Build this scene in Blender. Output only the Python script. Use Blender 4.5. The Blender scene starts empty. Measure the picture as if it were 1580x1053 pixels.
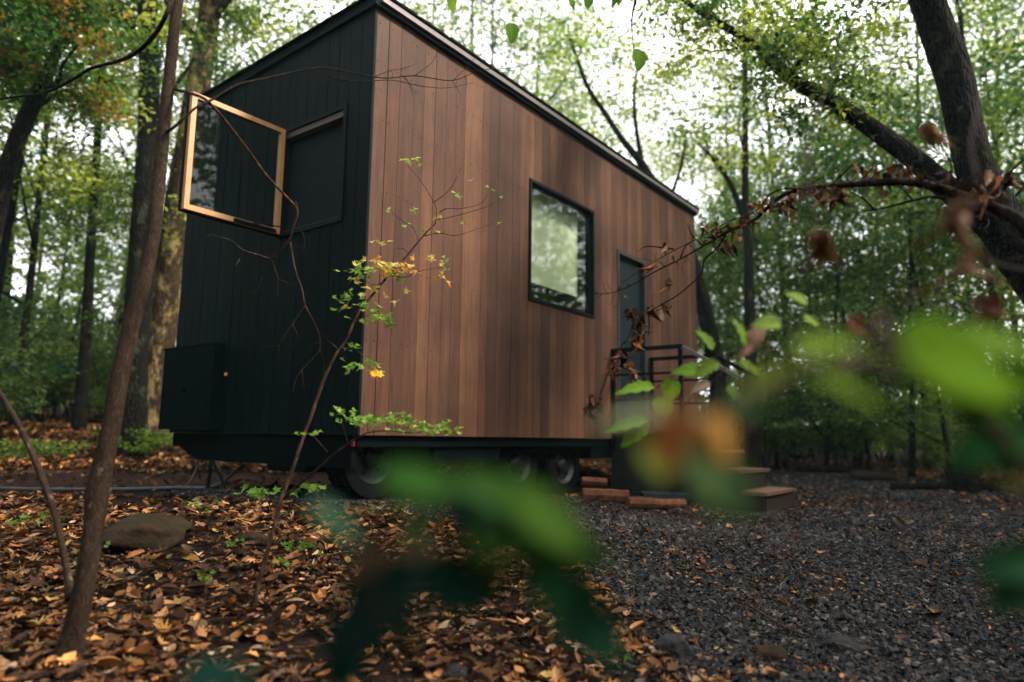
import bpy, math, random
import numpy as np
from mathutils import Vector
rnd = random.Random(11)
rng = np.random.default_rng(11)
R_ = math.radians
scene = bpy.context.scene

# ------------------------------------------------------------------ camera
# world frame: origin = near bottom corner of the cabin on the ground, +X along its long side, +Y along its end wall
CAM = np.array([-3.5297, -4.0987, 0.5])
d1 = np.array([0.60032784, -0.11705659, -0.7911411])
d2 = np.array([-0.79963899, -0.07107776, -0.59625954])
d3 = np.cross(d1, d2)
RM = np.array([d1, d2, d3])
FPX, CX, CY = 1078.0, 790.0, 526.5
FH = np.array([0.7985, 0.6018]); RH = np.array([0.6018, -0.7985])     # horizontal forward / right
cd = bpy.data.cameras.new('camera'); cam = bpy.data.objects.new('camera', cd)
scene.collection.objects.link(cam); scene.camera = cam
from mathutils import Matrix
m4 = Matrix([[*RM[0], CAM[0]], [*RM[1], CAM[1]], [*RM[2], CAM[2]], [0, 0, 0, 1]])
cam.matrix_world = m4
cd.sensor_width = 36; cd.lens = 36 * FPX / 1580; cd.clip_start = 0.05; cd.clip_end = 600
cd.dof.use_dof = True; cd.dof.focus_distance = 4.3; cd.dof.aperture_fstop = cd.lens / 1000 / 0.026

# ------------------------------------------------------------------ world, sun, exposure
SUN_AZ, SUN_EL = R_(-62), R_(46)           # azimuth of the sun measured from +X, anticlockwise
w = bpy.data.worlds.new('World'); scene.world = w; w.use_nodes = True
nt = w.node_tree; nt.nodes.clear()
sky = nt.nodes.new('ShaderNodeTexSky'); sky.sky_type = 'NISHITA'; sky.sun_disc = False
sky.sun_elevation = SUN_EL; sky.sun_rotation = R_(90) - SUN_AZ
sky.air_density = 1.0; sky.dust_density = 3.0
mx = nt.nodes.new('ShaderNodeMix'); mx.data_type = 'RGBA'; mx.inputs[0].default_value = 0.75
mx.inputs[7].default_value = (9.0, 8.8, 8.8, 1)      # cloud layer
bg = nt.nodes.new('ShaderNodeBackground'); bg.inputs[1].default_value = 0.15
wo = nt.nodes.new('ShaderNodeOutputWorld')
nt.links.new(sky.outputs[0], mx.inputs[6]); nt.links.new(mx.outputs[2], bg.inputs[0]); nt.links.new(bg.outputs[0], wo.inputs[0])
sd = bpy.data.lights.new('sun', 'SUN'); sd.energy = 4.6; sd.angle = R_(9); sd.color = (1.0, 0.84, 0.66)
so = bpy.data.objects.new('sun', sd); scene.collection.objects.link(so)
sdir = Vector((math.cos(SUN_EL) * math.cos(SUN_AZ), math.cos(SUN_EL) * math.sin(SUN_AZ), math.sin(SUN_EL)))
so.rotation_euler = sdir.to_track_quat('Z', 'Y').to_euler()
so.location = sdir * 40
scene.view_settings.view_transform = 'Standard'; scene.view_settings.look = 'None'
scene.view_settings.exposure = 1.75; scene.view_settings.gamma = 1
scene.render.engine = 'CYCLES'
cy = scene.cycles
cy.max_bounces = 6; cy.diffuse_bounces = 3; cy.glossy_bounces = 3; cy.transmission_bounces = 4; cy.transparent_max_bounces = 8
cy.caustics_reflective = False; cy.caustics_refractive = False
cy.sample_clamp_indirect = 4
cy.use_denoising = True

# ------------------------------------------------------------------ point helpers
def ray(px, py):
    return RM @ np.array([px - CX, -(py - CY), -FPX])
def P(px, py, v):
    """point on the sight line of a photo pixel, v metres ahead of the camera"""
    r = ray(px, py); return CAM + r * (v / (r[0] * FH[0] + r[1] * FH[1]))
def uv_of(x, y):
    dx, dy = x - CAM[0], y - CAM[1]
    return dx * RH[0] + dy * RH[1], dx * FH[0] + dy * FH[1]
def xy_of(u, v):
    return CAM[0] + u * RH[0] + v * FH[0], CAM[1] + u * RH[1] + v * FH[1]
def sst(a, b, x):
    t = np.clip((x - a) / (b - a), 0, 1); return t * t * (3 - 2 * t)
def gz_uv(u, v):
    u = np.asarray(u, float); v = np.asarray(v, float)
    vv = np.minimum(v, 5.3)
    z = -0.62 + 0.11 * np.maximum(vv, -2) - 0.055 * (np.clip(u, -1.2, 2.6) + 1.2)
    left = 1 - sst(-1.5, 3.0, u - 0.1 * (v - 9))
    z = z + left * 0.62 * sst(9.2, 13.5, v) + left * 0.05 * np.maximum(v - 13.5, 0)
    z = z + 0.02 * np.maximum(v - 18, 0) * (1 - left)
    z = z + 0.015 * np.sin(u * 2.3 + 1) * np.cos(v * 1.9) + 0.03 * np.sin(u * 0.7) * np.sin(v * 0.6 + 2)
    return z
def gz(x, y):
    u, v = uv_of(x, y); return gz_uv(u, v)
def G(px, v):
    """ground point in the direction of image column px, v metres ahead"""
    q = P(px, 675, v); return np.array([q[0], q[1], float(gz(q[0], q[1]))])
def GP(px, py):
    """ground point seen at a photo pixel"""
    r = ray(px, py); t = 0.0; h = FH @ r[:2]
    for v in np.arange(1.2, 60, 0.02):
        q = CAM + r * (v / h)
        if q[2] <= gz(q[0], q[1]): return q
    return q

# ------------------------------------------------------------------ mesh builder
class MB:
    def __init__(s): s.V = []; s.F = []; s.C = []; s.n = 0
    def add(s, V, Fs, col=(1, 1, 1)):
        V = np.asarray(V, float).reshape(-1, 3); n = len(V)
        if not isinstance(Fs, list) or (len(Fs) and not isinstance(Fs[0], np.ndarray)):
            d = {}
            for f in Fs: d.setdefault(len(f), []).append(f)
            Fs = [np.array(x) for x in d.values()]
        for F in Fs:
            if len(F): s.F.append(F + s.n)
        c = np.asarray(col, float)
        if c.ndim == 1: c = np.tile(c[:3], (n, 1))
        s.C.append(c); s.V.append(V); s.n += n
        return s
    def box(s, lo, hi, col=(1, 1, 1), M=None, jit=0):
        x0, y0, z0 = lo; x1, y1, z1 = hi
        V = np.array([[x0, y0, z0], [x1, y0, z0], [x1, y1, z0], [x0, y1, z0], [x0, y0, z1], [x1, y0, z1], [x1, y1, z1], [x0, y1, z1]], float)
        if jit: V += rng.normal(0, jit, V.shape)
        if M is not None: V = V @ M[:3, :3].T + M[:3, 3]
        return s.add(V, [np.array([[0, 3, 2, 1], [4, 5, 6, 7], [0, 1, 5, 4], [1, 2, 6, 5], [2, 3, 7, 6], [3, 0, 4, 7]])], col)
    def bar(s, a, b, w, h, col=(1, 1, 1), up=(0, 0, 1)):
        a = np.array(a, float); b = np.array(b, float); d = b - a; L = np.linalg.norm(d); d /= L
        x = np.cross(d, up)
        if np.linalg.norm(x) < 1e-4: x = np.array([1., 0, 0])
        x /= np.linalg.norm(x); z = np.cross(x, d)
        M = np.eye(4); M[:3, 0] = x; M[:3, 1] = d; M[:3, 2] = z; M[:3, 3] = a
        return s.box((-w / 2, 0, -h / 2), (w / 2, L, h / 2), col, M)
    def tube(s, pts, rad, seg=8, col=(1, 1, 1), rough=0.0, smooth=3, flare=0):
        pts = np.asarray(pts, float); rad = np.asarray(rad, float) * np.ones(len(pts))
        if smooth > 1 and len(pts) > 2: pts, rad = catmull(pts, rad, smooth)
        n = len(pts); T = np.gradient(pts, axis=0); T /= np.linalg.norm(T, axis=1)[:, None] + 1e-12
        a = np.array([0, 0, 1.]) if abs(T[0][2]) < .9 else np.array([1., 0, 0])
        X = np.cross(T[0], a); X /= np.linalg.norm(X); rings = []
        th = np.linspace(0, 2 * np.pi, seg, endpoint=False); ph = rnd.random() * 6
        for i in range(n):
            X = X - T[i] * (X @ T[i]); X /= np.linalg.norm(X); Y = np.cross(T[i], X)
            r = rad[i] * (1 + rough * (np.sin(th * 2 + ph + i * .35) * .6 + np.sin(th * 3 + i * .5) * .5 + rng.normal(0, .35, seg)))
            if flare: r = r * (1 + flare * np.exp(-i / (n * .05 + .5)) * (1 + .35 * np.sin(th * 4 + ph)))
            rings.append(pts[i] + np.outer(np.cos(th) * r, X) + np.outer(np.sin(th) * r, Y))
        V = np.vstack(rings + [pts[:1], pts[-1:]])
        i = np.arange(n - 1)[:, None] * seg; j = np.arange(seg)[None]; k = (j + 1) % seg
        Q = np.stack([i + j, i + k, i + seg + k, i + seg + j], -1).reshape(-1, 4)
        c0 = n * seg; e = (n - 1) * seg; jj = np.arange(seg); kk = (jj + 1) % seg
        T3 = np.vstack([np.stack([kk, jj, np.full(seg, c0)], 1), np.stack([e + jj, e + kk, np.full(seg, c0 + 1)], 1)])
        return s.add(V, [Q, T3], col)
    def build(s, name, mat, parent=None, smooth=False):
        V = np.vstack(s.V); C = np.vstack(s.C)
        me = bpy.data.meshes.new(name); me.vertices.add(len(V)); me.vertices.foreach_set('co', V.astype(np.float32).ravel())
        loops = np.concatenate([F.ravel() for F in s.F]); tot = np.concatenate([np.full(len(F), F.shape[1]) for F in s.F])
        st = np.concatenate([[0], np.cumsum(tot)[:-1]])
        me.loops.add(len(loops)); me.loops.foreach_set('vertex_index', loops.astype(np.int32))
        me.polygons.add(len(tot)); me.polygons.foreach_set('loop_start', st.astype(np.int32))
        me.polygons.foreach_set('use_smooth', np.full(len(tot), smooth))
        ca = me.color_attributes.new('Col', 'FLOAT_COLOR', 'POINT')
        ca.data.foreach_set('color', np.hstack([C, np.ones((len(C), 1))]).astype(np.float32).ravel())
        me.update(calc_edges=True); me.validate()
        me.materials.append(mat)
        o = bpy.data.objects.new(name, me); scene.collection.objects.link(o)
        if parent is not None:
            o.parent = parent
            o.matrix_parent_inverse = Matrix.Translation(-parent.location) if parent.parent is None else Matrix.Identity(4)
        return o
def catmull(p, r, k):
    p = np.asarray(p, float); P_ = np.vstack([2 * p[0] - p[1], p, 2 * p[-1] - p[-2]]); out = []; ro = []
    for i in range(len(p) - 1):
        a, b, c, d = P_[i:i + 4]
        for t in np.arange(k) / k:
            out.append(.5 * (2 * b + (c - a) * t + (2 * a - 5 * b + 4 * c - d) * t * t + (3 * b - a - 3 * c + d) * t ** 3)); ro.append(r[i] * (1 - t) + r[i + 1] * t)
    out.append(p[-1]); ro.append(r[-1]); return np.array(out), np.array(ro)
def frames(nrm, yaw):
    n = nrm / np.linalg.norm(nrm, axis=1)[:, None]
    a = np.where(np.abs(n[:, 2:3]) < .95, np.array([[0, 0, 1.]]), np.array([[1., 0, 0]]))
    x = np.cross(a, n); x /= np.linalg.norm(x, axis=1)[:, None]; y = np.cross(n, x)
    c, s_ = np.cos(yaw)[:, None], np.sin(yaw)[:, None]
    return np.stack([x * c + y * s_, -x * s_ + y * c, n], 2)      # columns
def scatter(mb, tv, tf, pos, nrm, yaw, sc, col):
    N = len(pos)
    if N == 0: return
    Rm = frames(nrm, yaw); sc = np.asarray(sc); sc = sc[:, None, None] if sc.ndim == 1 else sc[:, None, :]
    V = np.einsum('nij,nkj->nki', Rm, tv[None] * sc) + pos[:, None]
    F = (tf[None] + (np.arange(N) * len(tv))[:, None, None]).reshape(-1, tf.shape[1])
    mb.add(V.reshape(-1, 3), [F], np.repeat(col, len(tv), 0))

# ------------------------------------------------------------------ materials
def mat(name):
    m = bpy.data.materials.new(name); m.use_nodes = True; t = m.node_tree; t.nodes.clear()
    return m, t, t.nodes.new('ShaderNodeOutputMaterial')
def N(t, ty, **k):
    n = t.nodes.new(ty)
    for a, b in k.items():
        if a.startswith('i_'): n.inputs[int(a[2:]) if a[2:].isdigit() else a[2:].replace('_', ' ')].default_value = b
        else: setattr(n, a, b)
    return n
def ramp(t, src, stops):
    r = t.nodes.new('ShaderNodeValToRGB'); e = r.color_ramp.elements
    while len(e) < len(stops): e.new(.5)
    for q, (p, c) in zip(e, stops): q.position = p; q.color = (*c, 1) if len(c) == 3 else c
    t.links.new(src, r.inputs[0]); return r.outputs[0]
def mul(t, a, b, f=1.0, mode='MULTIPLY'):
    m = N(t, 'ShaderNodeMix', data_type='RGBA', blend_type=mode); m.inputs[0].default_value = f
    t.links.new(a, m.inputs[6])
    if isinstance(b, tuple): m.inputs[7].default_value = (*b, 1)
    else: t.links.new(b, m.inputs[7])
    return m.outputs[2]
def noise(t, sc, det=4, rough=.6, vec=None, stretch=None, dist=0):
    n = N(t, 'ShaderNodeTexNoise'); n.inputs['Scale'].default_value = sc; n.inputs['Detail'].default_value = det
    n.inputs['Roughness'].default_value = rough; n.inputs['Distortion'].default_value = dist
    g = N(t, 'ShaderNodeNewGeometry' if vec is None else 'ShaderNodeTexCoord')
    src = g.outputs['Position'] if vec is None else g.outputs[vec]
    if stretch:
        mp = N(t, 'ShaderNodeMapping'); mp.inputs['Scale'].default_value = stretch; t.links.new(src, mp.inputs[0]); src = mp.outputs[0]
    t.links.new(src, n.inputs['Vector']); return n
def finish(t, out, color, rough=.8, bump=None, bstr=.3, bdist=.01, spec=.3, metal=0):
    b = N(t, 'ShaderNodeBsdfPrincipled'); b.inputs['Roughness'].default_value = rough if not hasattr(rough, 'links') else .5
    if hasattr(rough, 'links'): t.links.new(rough, b.inputs['Roughness'])
    b.inputs['Specular IOR Level'].default_value = spec; b.inputs['Metallic'].default_value = metal
    if isinstance(color, tuple): b.inputs['Base Color'].default_value = (*color, 1)
    else: t.links.new(color, b.inputs['Base Color'])
    if bump is not None:
        bp = N(t, 'ShaderNodeBump'); bp.inputs['Strength'].default_value = bstr; bp.inputs['Distance'].default_value = bdist
        t.links.new(bump, bp.inputs['Height']); t.links.new(bp.outputs[0], b.inputs['Normal'])
    t.links.new(b.outputs[0], out.inputs[0]); return b
def attr(t): return N(t, 'ShaderNodeAttribute', attribute_name='Col').outputs['Color']

def m_leaf(name, trans=.55, rough=.7, vary=.35, spec=.04):
    m, t, out = mat(name); c = attr(t)
    n = noise(t, 9, 3); c2 = mul(t, c, ramp(t, n.outputs[0], [(.3, (1 - vary,) * 3), (.7, (1 + vary * .4,) * 3)]))
    b = N(t, 'ShaderNodeBsdfPrincipled'); b.inputs['Roughness'].default_value = rough; b.inputs['Specular IOR Level'].default_value = spec
    t.links.new(c2, b.inputs['Base Color'])
    tr = N(t, 'ShaderNodeBsdfTranslucent'); c3 = mul(t, c2, (1.25, 1.2, .55)); t.links.new(c3, tr.inputs[0])
    mxs = N(t, 'ShaderNodeMixShader'); mxs.inputs[0].default_value = trans
    t.links.new(b.outputs[0], mxs.inputs[1]); t.links.new(tr.outputs[0], mxs.inputs[2]); t.links.new(mxs.outputs[0], out.inputs[0])
    return m
M = {}
M['leaf'] = m_leaf('green_leaves'); M['hero'] = m_leaf('broad_leaves', .5, .7, .2, .015)
M['dry'] = m_leaf('dry_leaves', .15, .6, .5, .06); M['litter'] = m_leaf('fallen_leaves', .12, .6, .55, .07)

def m_bark(name, c1, c2, lich=None, lscale=3.0, lpos=.6, bs=.8, vs=30):
    m, t, out = mat(name)
    n = noise(t, 28, 6, .7, stretch=(1, 1, .28)); n2 = noise(t, 4, 3)
    v = N(t, 'ShaderNodeTexVoronoi', feature='DISTANCE_TO_EDGE'); v.inputs['Scale'].default_value = vs
    g = N(t, 'ShaderNodeNewGeometry'); mp = N(t, 'ShaderNodeMapping'); mp.inputs['Scale'].default_value = (1, 1, .25)
    nn = N(t, 'ShaderNodeVectorMath', operation='ADD'); t.links.new(g.outputs[0], mp.inputs[0]); t.links.new(mp.outputs[0], nn.inputs[0])
    sc = N(t, 'ShaderNodeVectorMath', operation='SCALE'); sc.inputs[3].default_value = .05; t.links.new(n2.outputs[1], sc.inputs[0]); t.links.new(sc.outputs[0], nn.inputs[1])
    t.links.new(nn.outputs[0], v.inputs['Vector'])
    c = ramp(t, n.outputs[0], [(.3, c1), (.7, c2)])
    c = mul(t, c, ramp(t, v.outputs[0], [(.0, (.35,) * 3), (.25, (1.1,) * 3)]))
    if lich:
        l = noise(t, lscale, 6, .75, stretch=(1, 1, .5)); mk = ramp(t, l.outputs[0], [(lpos, (0, 0, 0)), (lpos + .08, (1, 1, 1))])
        mm = N(t, 'ShaderNodeMix', data_type='RGBA'); t.links.new(mk, mm.inputs[0]); t.links.new(c, mm.inputs[6]); mm.inputs[7].default_value = (*lich, 1); c = mm.outputs[2]
    h = N(t, 'ShaderNodeMath', operation='ADD'); t.links.new(n.outputs[0], h.inputs[0]); t.links.new(ramp(t, v.outputs[0], [(0, (0,) * 3), (.3, (1,) * 3)]), h.inputs[1])
    finish(t, out, c, .85, h.outputs[0], bs, .012, .05); return m
M['bark_brown'] = m_bark('brown_bark', (.011, .0072, .0055), (.03, .02, .014), (.085, .065, .045), 30, .6, .3, 130)
M['bark_lichen'] = m_bark('lichen_bark', (.013, .010, .0065), (.045, .03, .018), (.15, .115, .05), 3.4, .52)
M['bark_dark'] = m_bark('dark_mossy_bark', (.0015, .002, .002), (.010, .0095, .008), (.02, .027, .016), 6, .55, 1.2)
M['bark_grey'] = m_bark('grey_bark', (.005, .005, .0045), (.018, .016, .012), (.03, .034, .02), 4, .58)
M['bark_twig'] = m_bark('twig_bark', (.014, .008, .006), (.055, .032, .023), (.12, .09, .06), 30, .6, .4)
M['bark_black'] = m_bark('dead_twig_bark', (.004, .0025, .002), (.015, .0085, .0065), (.05, .028, .017), 20, .62, .4)

def m_plank(name, sat=True, spec=.09):
    m, t, out = mat(name); c = attr(t)
    g1 = noise(t, 6, 6, .65, stretch=(6, 6, .35), dist=.6); g2 = noise(t, 60, 4, .7, stretch=(6, 6, .12)); g3 = noise(t, 1.1, 4, .6)
    g4 = noise(t, 2.2, 5, .7, stretch=(5, 5, .3))
    c = mul(t, c, ramp(t, g1.outputs[0], [(.28, (.55, .52, .52)), (.45, (.9, .9, .9)), (.55, (1.05, 1.03, 1)), (.75, (1.4, 1.32, 1.18))]))
    c = mul(t, c, ramp(t, g2.outputs[0], [(.3, (.62,) * 3), (.7, (1.25,) * 3)]))
    c = mul(t, c, ramp(t, g3.outputs[0], [(.35, (.68, .68, .72)), (.65, (1.15, 1.12, 1.06))]))
    g5 = noise(t, 3.2, 5, .7, stretch=(5, 5, .12)); c = mul(t, c, ramp(t, g5.outputs[0], [(.3, (.8, .82, .85)), (.5, (.98, 1.0, 1.02)), (.72, (1.1, 1.1, 1.08))]))
    if sat:   # rain splash and worn stain low on the boards
        gm = N(t, 'ShaderNodeNewGeometry'); sx = N(t, 'ShaderNodeSeparateXYZ'); t.links.new(gm.outputs[0], sx.inputs[0])
        ad = N(t, 'ShaderNodeMath', operation='MULTIPLY_ADD'); ad.inputs[1].default_value = .9; t.links.new(g4.outputs[0], ad.inputs[0]); t.links.new(sx.outputs[2], ad.inputs[2])
        mk = ramp(t, g4.outputs[0], [(.58, (0,) * 3), (.66, (1,) * 3)])
        mz = ramp(t, ad.outputs[0], [(.0, (1,) * 3), (.95, (.0,) * 3)])
        k = N(t, 'ShaderNodeMath', operation='MULTIPLY'); t.links.new(mk, k.inputs[0]); t.links.new(mz, k.inputs[1])
        mm = N(t, 'ShaderNodeMix', data_type='RGBA'); t.links.new(k.outputs[0], mm.inputs[0]); t.links.new(c, mm.inputs[6]); mm.inputs[7].default_value = (.095, .042, .018, 1); c = mm.outputs[2]
    r = ramp(t, g1.outputs[0], [(.3, (.5,) * 3), (.7, (.7,) * 3)])
    b = finish(t, out, c, .62, g2.outputs[0], .25, .004, spec); t.links.new(r, b.inputs['Roughness']); return m
M['plank'] = m_plank('stained_brown_planks'); M['plank_dark'] = m_plank('dark_stained_planks', False, .04)
M['step_wood'] = m_plank('weathered_deck_wood', False)
def m_simple(name, col, rough=.6, metal=0, spec=.4, ns=12, vary=.25, bs=.1):
    m, t, out = mat(name); n = noise(t, ns, 5, .65)
    c = N(t, 'ShaderNodeRGB'); c.outputs[0].default_value = (*col, 1)
    cc = mul(t, c.outputs[0], ramp(t, n.outputs[0], [(.3, (1 - vary,) * 3), (.7, (1 + vary,) * 3)]))
    finish(t, out, cc, rough, n.outputs[0], bs, .003, spec, metal); return m
M['black_metal'] = m_simple('black_painted_steel', (.003, .0055, .0065), .7, 0, .03)
M['frame_black'] = m_simple('black_window_frame', (.003, .0055, .0065), .6, 0, .04)
M['chassis'] = m_simple('dark_chassis_steel', (.0012, .0025, .0032), .85, 0, .02)
M['fascia'] = m_simple('weathered_metal_fascia', (.075, .068, .07), .4, .2)
M['tyre'] = m_simple('tyre_rubber', (.0018, .0026, .003), .85, 0, .03)
M['rim'] = m_simple('steel_rim', (.007, .009, .010), .4, .5)
M['sash_wood'] = m_simple('pale_sash_wood', (.26, .125, .042), .45, 0, .5, 14, .15)
M['door'] = m_simple('dark_slate_door', (.0035, .009, .012), .6, 0, .06)
M['blind'] = m_simple('cream_roller_blind', (.5, .5, .33), .8, 0, .2, 3, .05)
M['screen'] = m_simple('dark_mesh_shade', (.005, .008, .010), .8, 0, .05)
M['interior'] = m_simple('dark_interior', (.05, .05, .045), .8)
M['hose'] = m_simple('grey_plastic_hose', (.045, .05, .055), .5, 0, .1)
M['cable'] = m_simple('black_cable', (.01, .011, .012), .5)
M['red'] = m_simple('red_reflector', (.06, .004, .012), .3)
M['amber'] = m_simple('amber_marker', (.7, .25, .05), .2)
M['plaque'] = m_simple('pale_wood_plaque', (.085, .042, .026), .6)
M['log'] = m_simple('split_firewood', (.06, .027, .016), .85, 0, .03, 18, .5, .4)
M['slab'] = m_simple('dark_concrete', (.012, .015, .017), .85, 0, .05, 20, .4, .3)
def m_glass(ior=.05):
    m, t, out = mat('window_glass')
    lw = N(t, 'ShaderNodeLayerWeight'); lw.inputs[0].default_value = .5
    p5 = N(t, 'ShaderNodeMath', operation='POWER'); p5.inputs[1].default_value = 5.0; t.links.new(lw.outputs['Facing'], p5.inputs[0])
    f = N(t, 'ShaderNodeMath', operation='MULTIPLY_ADD', use_clamp=True); f.inputs[1].default_value = 1 - ior; f.inputs[2].default_value = ior; t.links.new(p5.outputs[0], f.inputs[0])
    g = N(t, 'ShaderNodeBsdfGlossy'); g.inputs['Roughness'].default_value = .015; tr = N(t, 'ShaderNodeBsdfTransparent'); tr.inputs[0].default_value = (.88, .93, .9, 1)
    n = noise(t, 1.2, 2); bp = N(t, 'ShaderNodeBump'); bp.inputs['Strength'].default_value = .05; bp.inputs['Distance'].default_value = .05
    t.links.new(n.outputs[0], bp.inputs['Height']); t.links.new(bp.outputs[0], g.inputs['Normal'])
    x = N(t, 'ShaderNodeMixShader'); t.links.new(f.outputs[0], x.inputs[0]); t.links.new(tr.outputs[0], x.inputs[1]); t.links.new(g.outputs[0], x.inputs[2]); t.links.new(x.outputs[0], out.inputs[0]); return m
M['glass'] = m_glass(.055); M['glass_sash'] = m_glass(.02)
def m_stone(name, c1, c2, moss=None):
    m, t, out = mat(name); n = noise(t, 7, 8, .7); n2 = noise(t, 40, 4, .7)
    c = ramp(t, n.outputs[0], [(.3, c1), (.7, c2)]); c = mul(t, c, ramp(t, n2.outputs[0], [(.3, (.7,) * 3), (.7, (1.2,) * 3)]))
    if moss:
        k = noise(t, 3, 6, .7); mk = ramp(t, k.outputs[0], [(.5, (0,) * 3), (.6, (1,) * 3)])
        mm = N(t, 'ShaderNodeMix', data_type='RGBA'); t.links.new(mk, mm.inputs[0]); t.links.new(c, mm.inputs[6]); mm.inputs[7].default_value = (*moss, 1); c = mm.outputs[2]
    finish(t, out, c, .85, n.outputs[0], .9, .05, .06); return m
M['rock'] = m_stone('brown_rock', (.005, .004, .003), (.022, .014, .008), (.009, .01, .005))
M['rock_grey'] = m_stone('grey_rock', (.006, .007, .008), (.024, .025, .027))
def m_gravel():
    m, t, out = mat('gravel_stones'); finish(t, out, attr(t), .8, None, spec=.1); return m
M['gravel'] = m_gravel()
def m_ground():
    m, t, out = mat('forest_ground'); a = N(t, 'ShaderNodeAttribute', attribute_name='Col'); s = N(t, 'ShaderNodeSeparateColor'); t.links.new(a.outputs['Color'], s.inputs[0])
    n1 = noise(t, 14, 8, .75); n2 = noise(t, 70, 5, .75); n3 = noise(t, 1.5, 4)
    v = N(t, 'ShaderNodeTexVoronoi'); v.inputs['Scale'].default_value = 60; g = N(t, 'ShaderNodeNewGeometry'); t.links.new(g.outputs[0], v.inputs['Vector'])
    soil = ramp(t, n1.outputs[0], [(.3, (.002, .002, .002)), (.55, (.008, .005, .004)), (.75, (.024, .011, .006))])
    vs = N(t, 'ShaderNodeSeparateColor'); t.links.new(v.outputs['Color'], vs.inputs[0])
    grav = ramp(t, vs.outputs[0], [(.0, (.002, .003, .004)), (.6, (.008, .009, .011)), (.9, (.02, .02, .02)), (1, (.05, .03, .02))])
    road = ramp(t, n2.outputs[0], [(.3, (.016, .008, .007)), (.7, (.055, .029, .022))])
    c = soil
    for src, k in ((grav, 0), (road, 1)):
        mm = N(t, 'ShaderNodeMix', data_type='RGBA'); t.links.new(s.outputs[k], mm.inputs[0]); t.links.new(c, mm.inputs[6]); t.links.new(src, mm.inputs[7]); c = mm.outputs[2]
    c = mul(t, c, ramp(t, n3.outputs[0], [(.3, (.7,) * 3), (.7, (1.2,) * 3)]))
    h = N(t, 'ShaderNodeMath', operation='MULTIPLY_ADD'); h.inputs[1].default_value = -1.0; t.links.new(v.outputs['Distance'], h.inputs[0]); t.links.new(n2.outputs[0], h.inputs[2])
    finish(t, out, c, .9, h.outputs[0], .7, .02, .03); return m
M['ground'] = m_ground()

# ------------------------------------------------------------------ object helpers
def tag(o, label=None, cat=None, group=None, kind=None):
    for k, v in (('label', label), ('category', cat), ('group', group), ('kind', kind)):
        if v: o[k] = v
    return o
def thing(name, loc, label, cat, group=None):
    o = bpy.data.objects.new(name, None); scene.collection.objects.link(o); o.location = Vector(loc); o.empty_display_size = .2
    return tag(o, label, cat, group)
def sub(mb, name, mt, part, smooth=False):
    o = mb.build(name, mt, None, smooth); o.parent = part; o.matrix_parent_inverse = part_inv(part); return o
def part_inv(p):
    loc = Vector((0, 0, 0)); q = p
    while q is not None:
        if q.parent is None: loc = q.location.copy() if q.type == 'EMPTY' else Vector((0, 0, 0))
        q = q.parent
    # part's world matrix is identity because parts carry the inverse of the thing's translation
    return Matrix.Identity(4)

# ------------------------------------------------------------------ ground
def masks(u, v):
    wob = .25 * np.sin(v * 2.1 + u) + .18 * np.sin(u * 3.7 - v * 1.3)
    edge_l = np.where(v < 5, .25 - .42 * (v - 4), -.2 - 3.2 * (v - 5)) + wob       # left edge of the gravel pad
    far_v = np.interp(u, [-20, -2, 0, 3, 5.5, 7, 7.6, 8.5, 10], [6.3, 6.4, 8.5, 13, 20, 9, 14, 8, 6])
    far = np.where(u > 5.5, sst(7.0, 7.8, 0 * v + 7.4), 1)
    # right hand border of the drive runs away to the left with distance
    right = sst(-.5, .5, (7.2 + .28 * np.maximum(v - 9.6, 0) + wob) - u)
    back = sst(-.5, .5, np.interp(u, [-9, -3, 0, 4, 9, 12], [6.5, 6.6, 8.2, 15, 20, 21]) + wob - v)
    gr = sst(-.25, .25, u - edge_l) * right * back
    road = sst(6.3, 6.9, v + wob * .5) * (1 - sst(9.3, 9.9, v + wob * .6)) * (1 - sst(2.2, 3.2, u - .2 * v))
    return np.clip(gr, 0, 1) * (1 - road * .6), road
def axis(lo, hi, flo, fhi, fine, n):
    a = np.arange(flo, fhi, fine); k = np.arange(1, n + 1) / n
    return np.concatenate([(flo + (lo - flo) * k ** 2.2)[::-1], a, fhi + (hi - fhi) * k ** 2.2])
U = axis(-150, 150, -6, 9, .09, 28); Vv = axis(-150, 150, 1, 15, .09, 28)
gu, gv = np.meshgrid(U, Vv); zz = gz_uv(gu, gv) + rng.normal(0, .006, gu.shape) * (np.abs(gv - 6) < 8)
zz = zz - .012
gx, gy = xy_of(gu, gv); ma, mr = masks(gu, gv)
idx = np.arange(gu.size).reshape(gu.shape)
Q = np.stack([idx[:-1, :-1], idx[:-1, 1:], idx[1:, 1:], idx[1:, :-1]], -1).reshape(-1, 4)
mb = MB(); mb.add(np.stack([gx, gy, zz], -1).reshape(-1, 3), [Q], np.stack([ma, mr, 0 * ma], -1).reshape(-1, 3))
g_o = mb.build('ground', M['ground'], smooth=True); tag(g_o, kind='structure')

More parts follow.
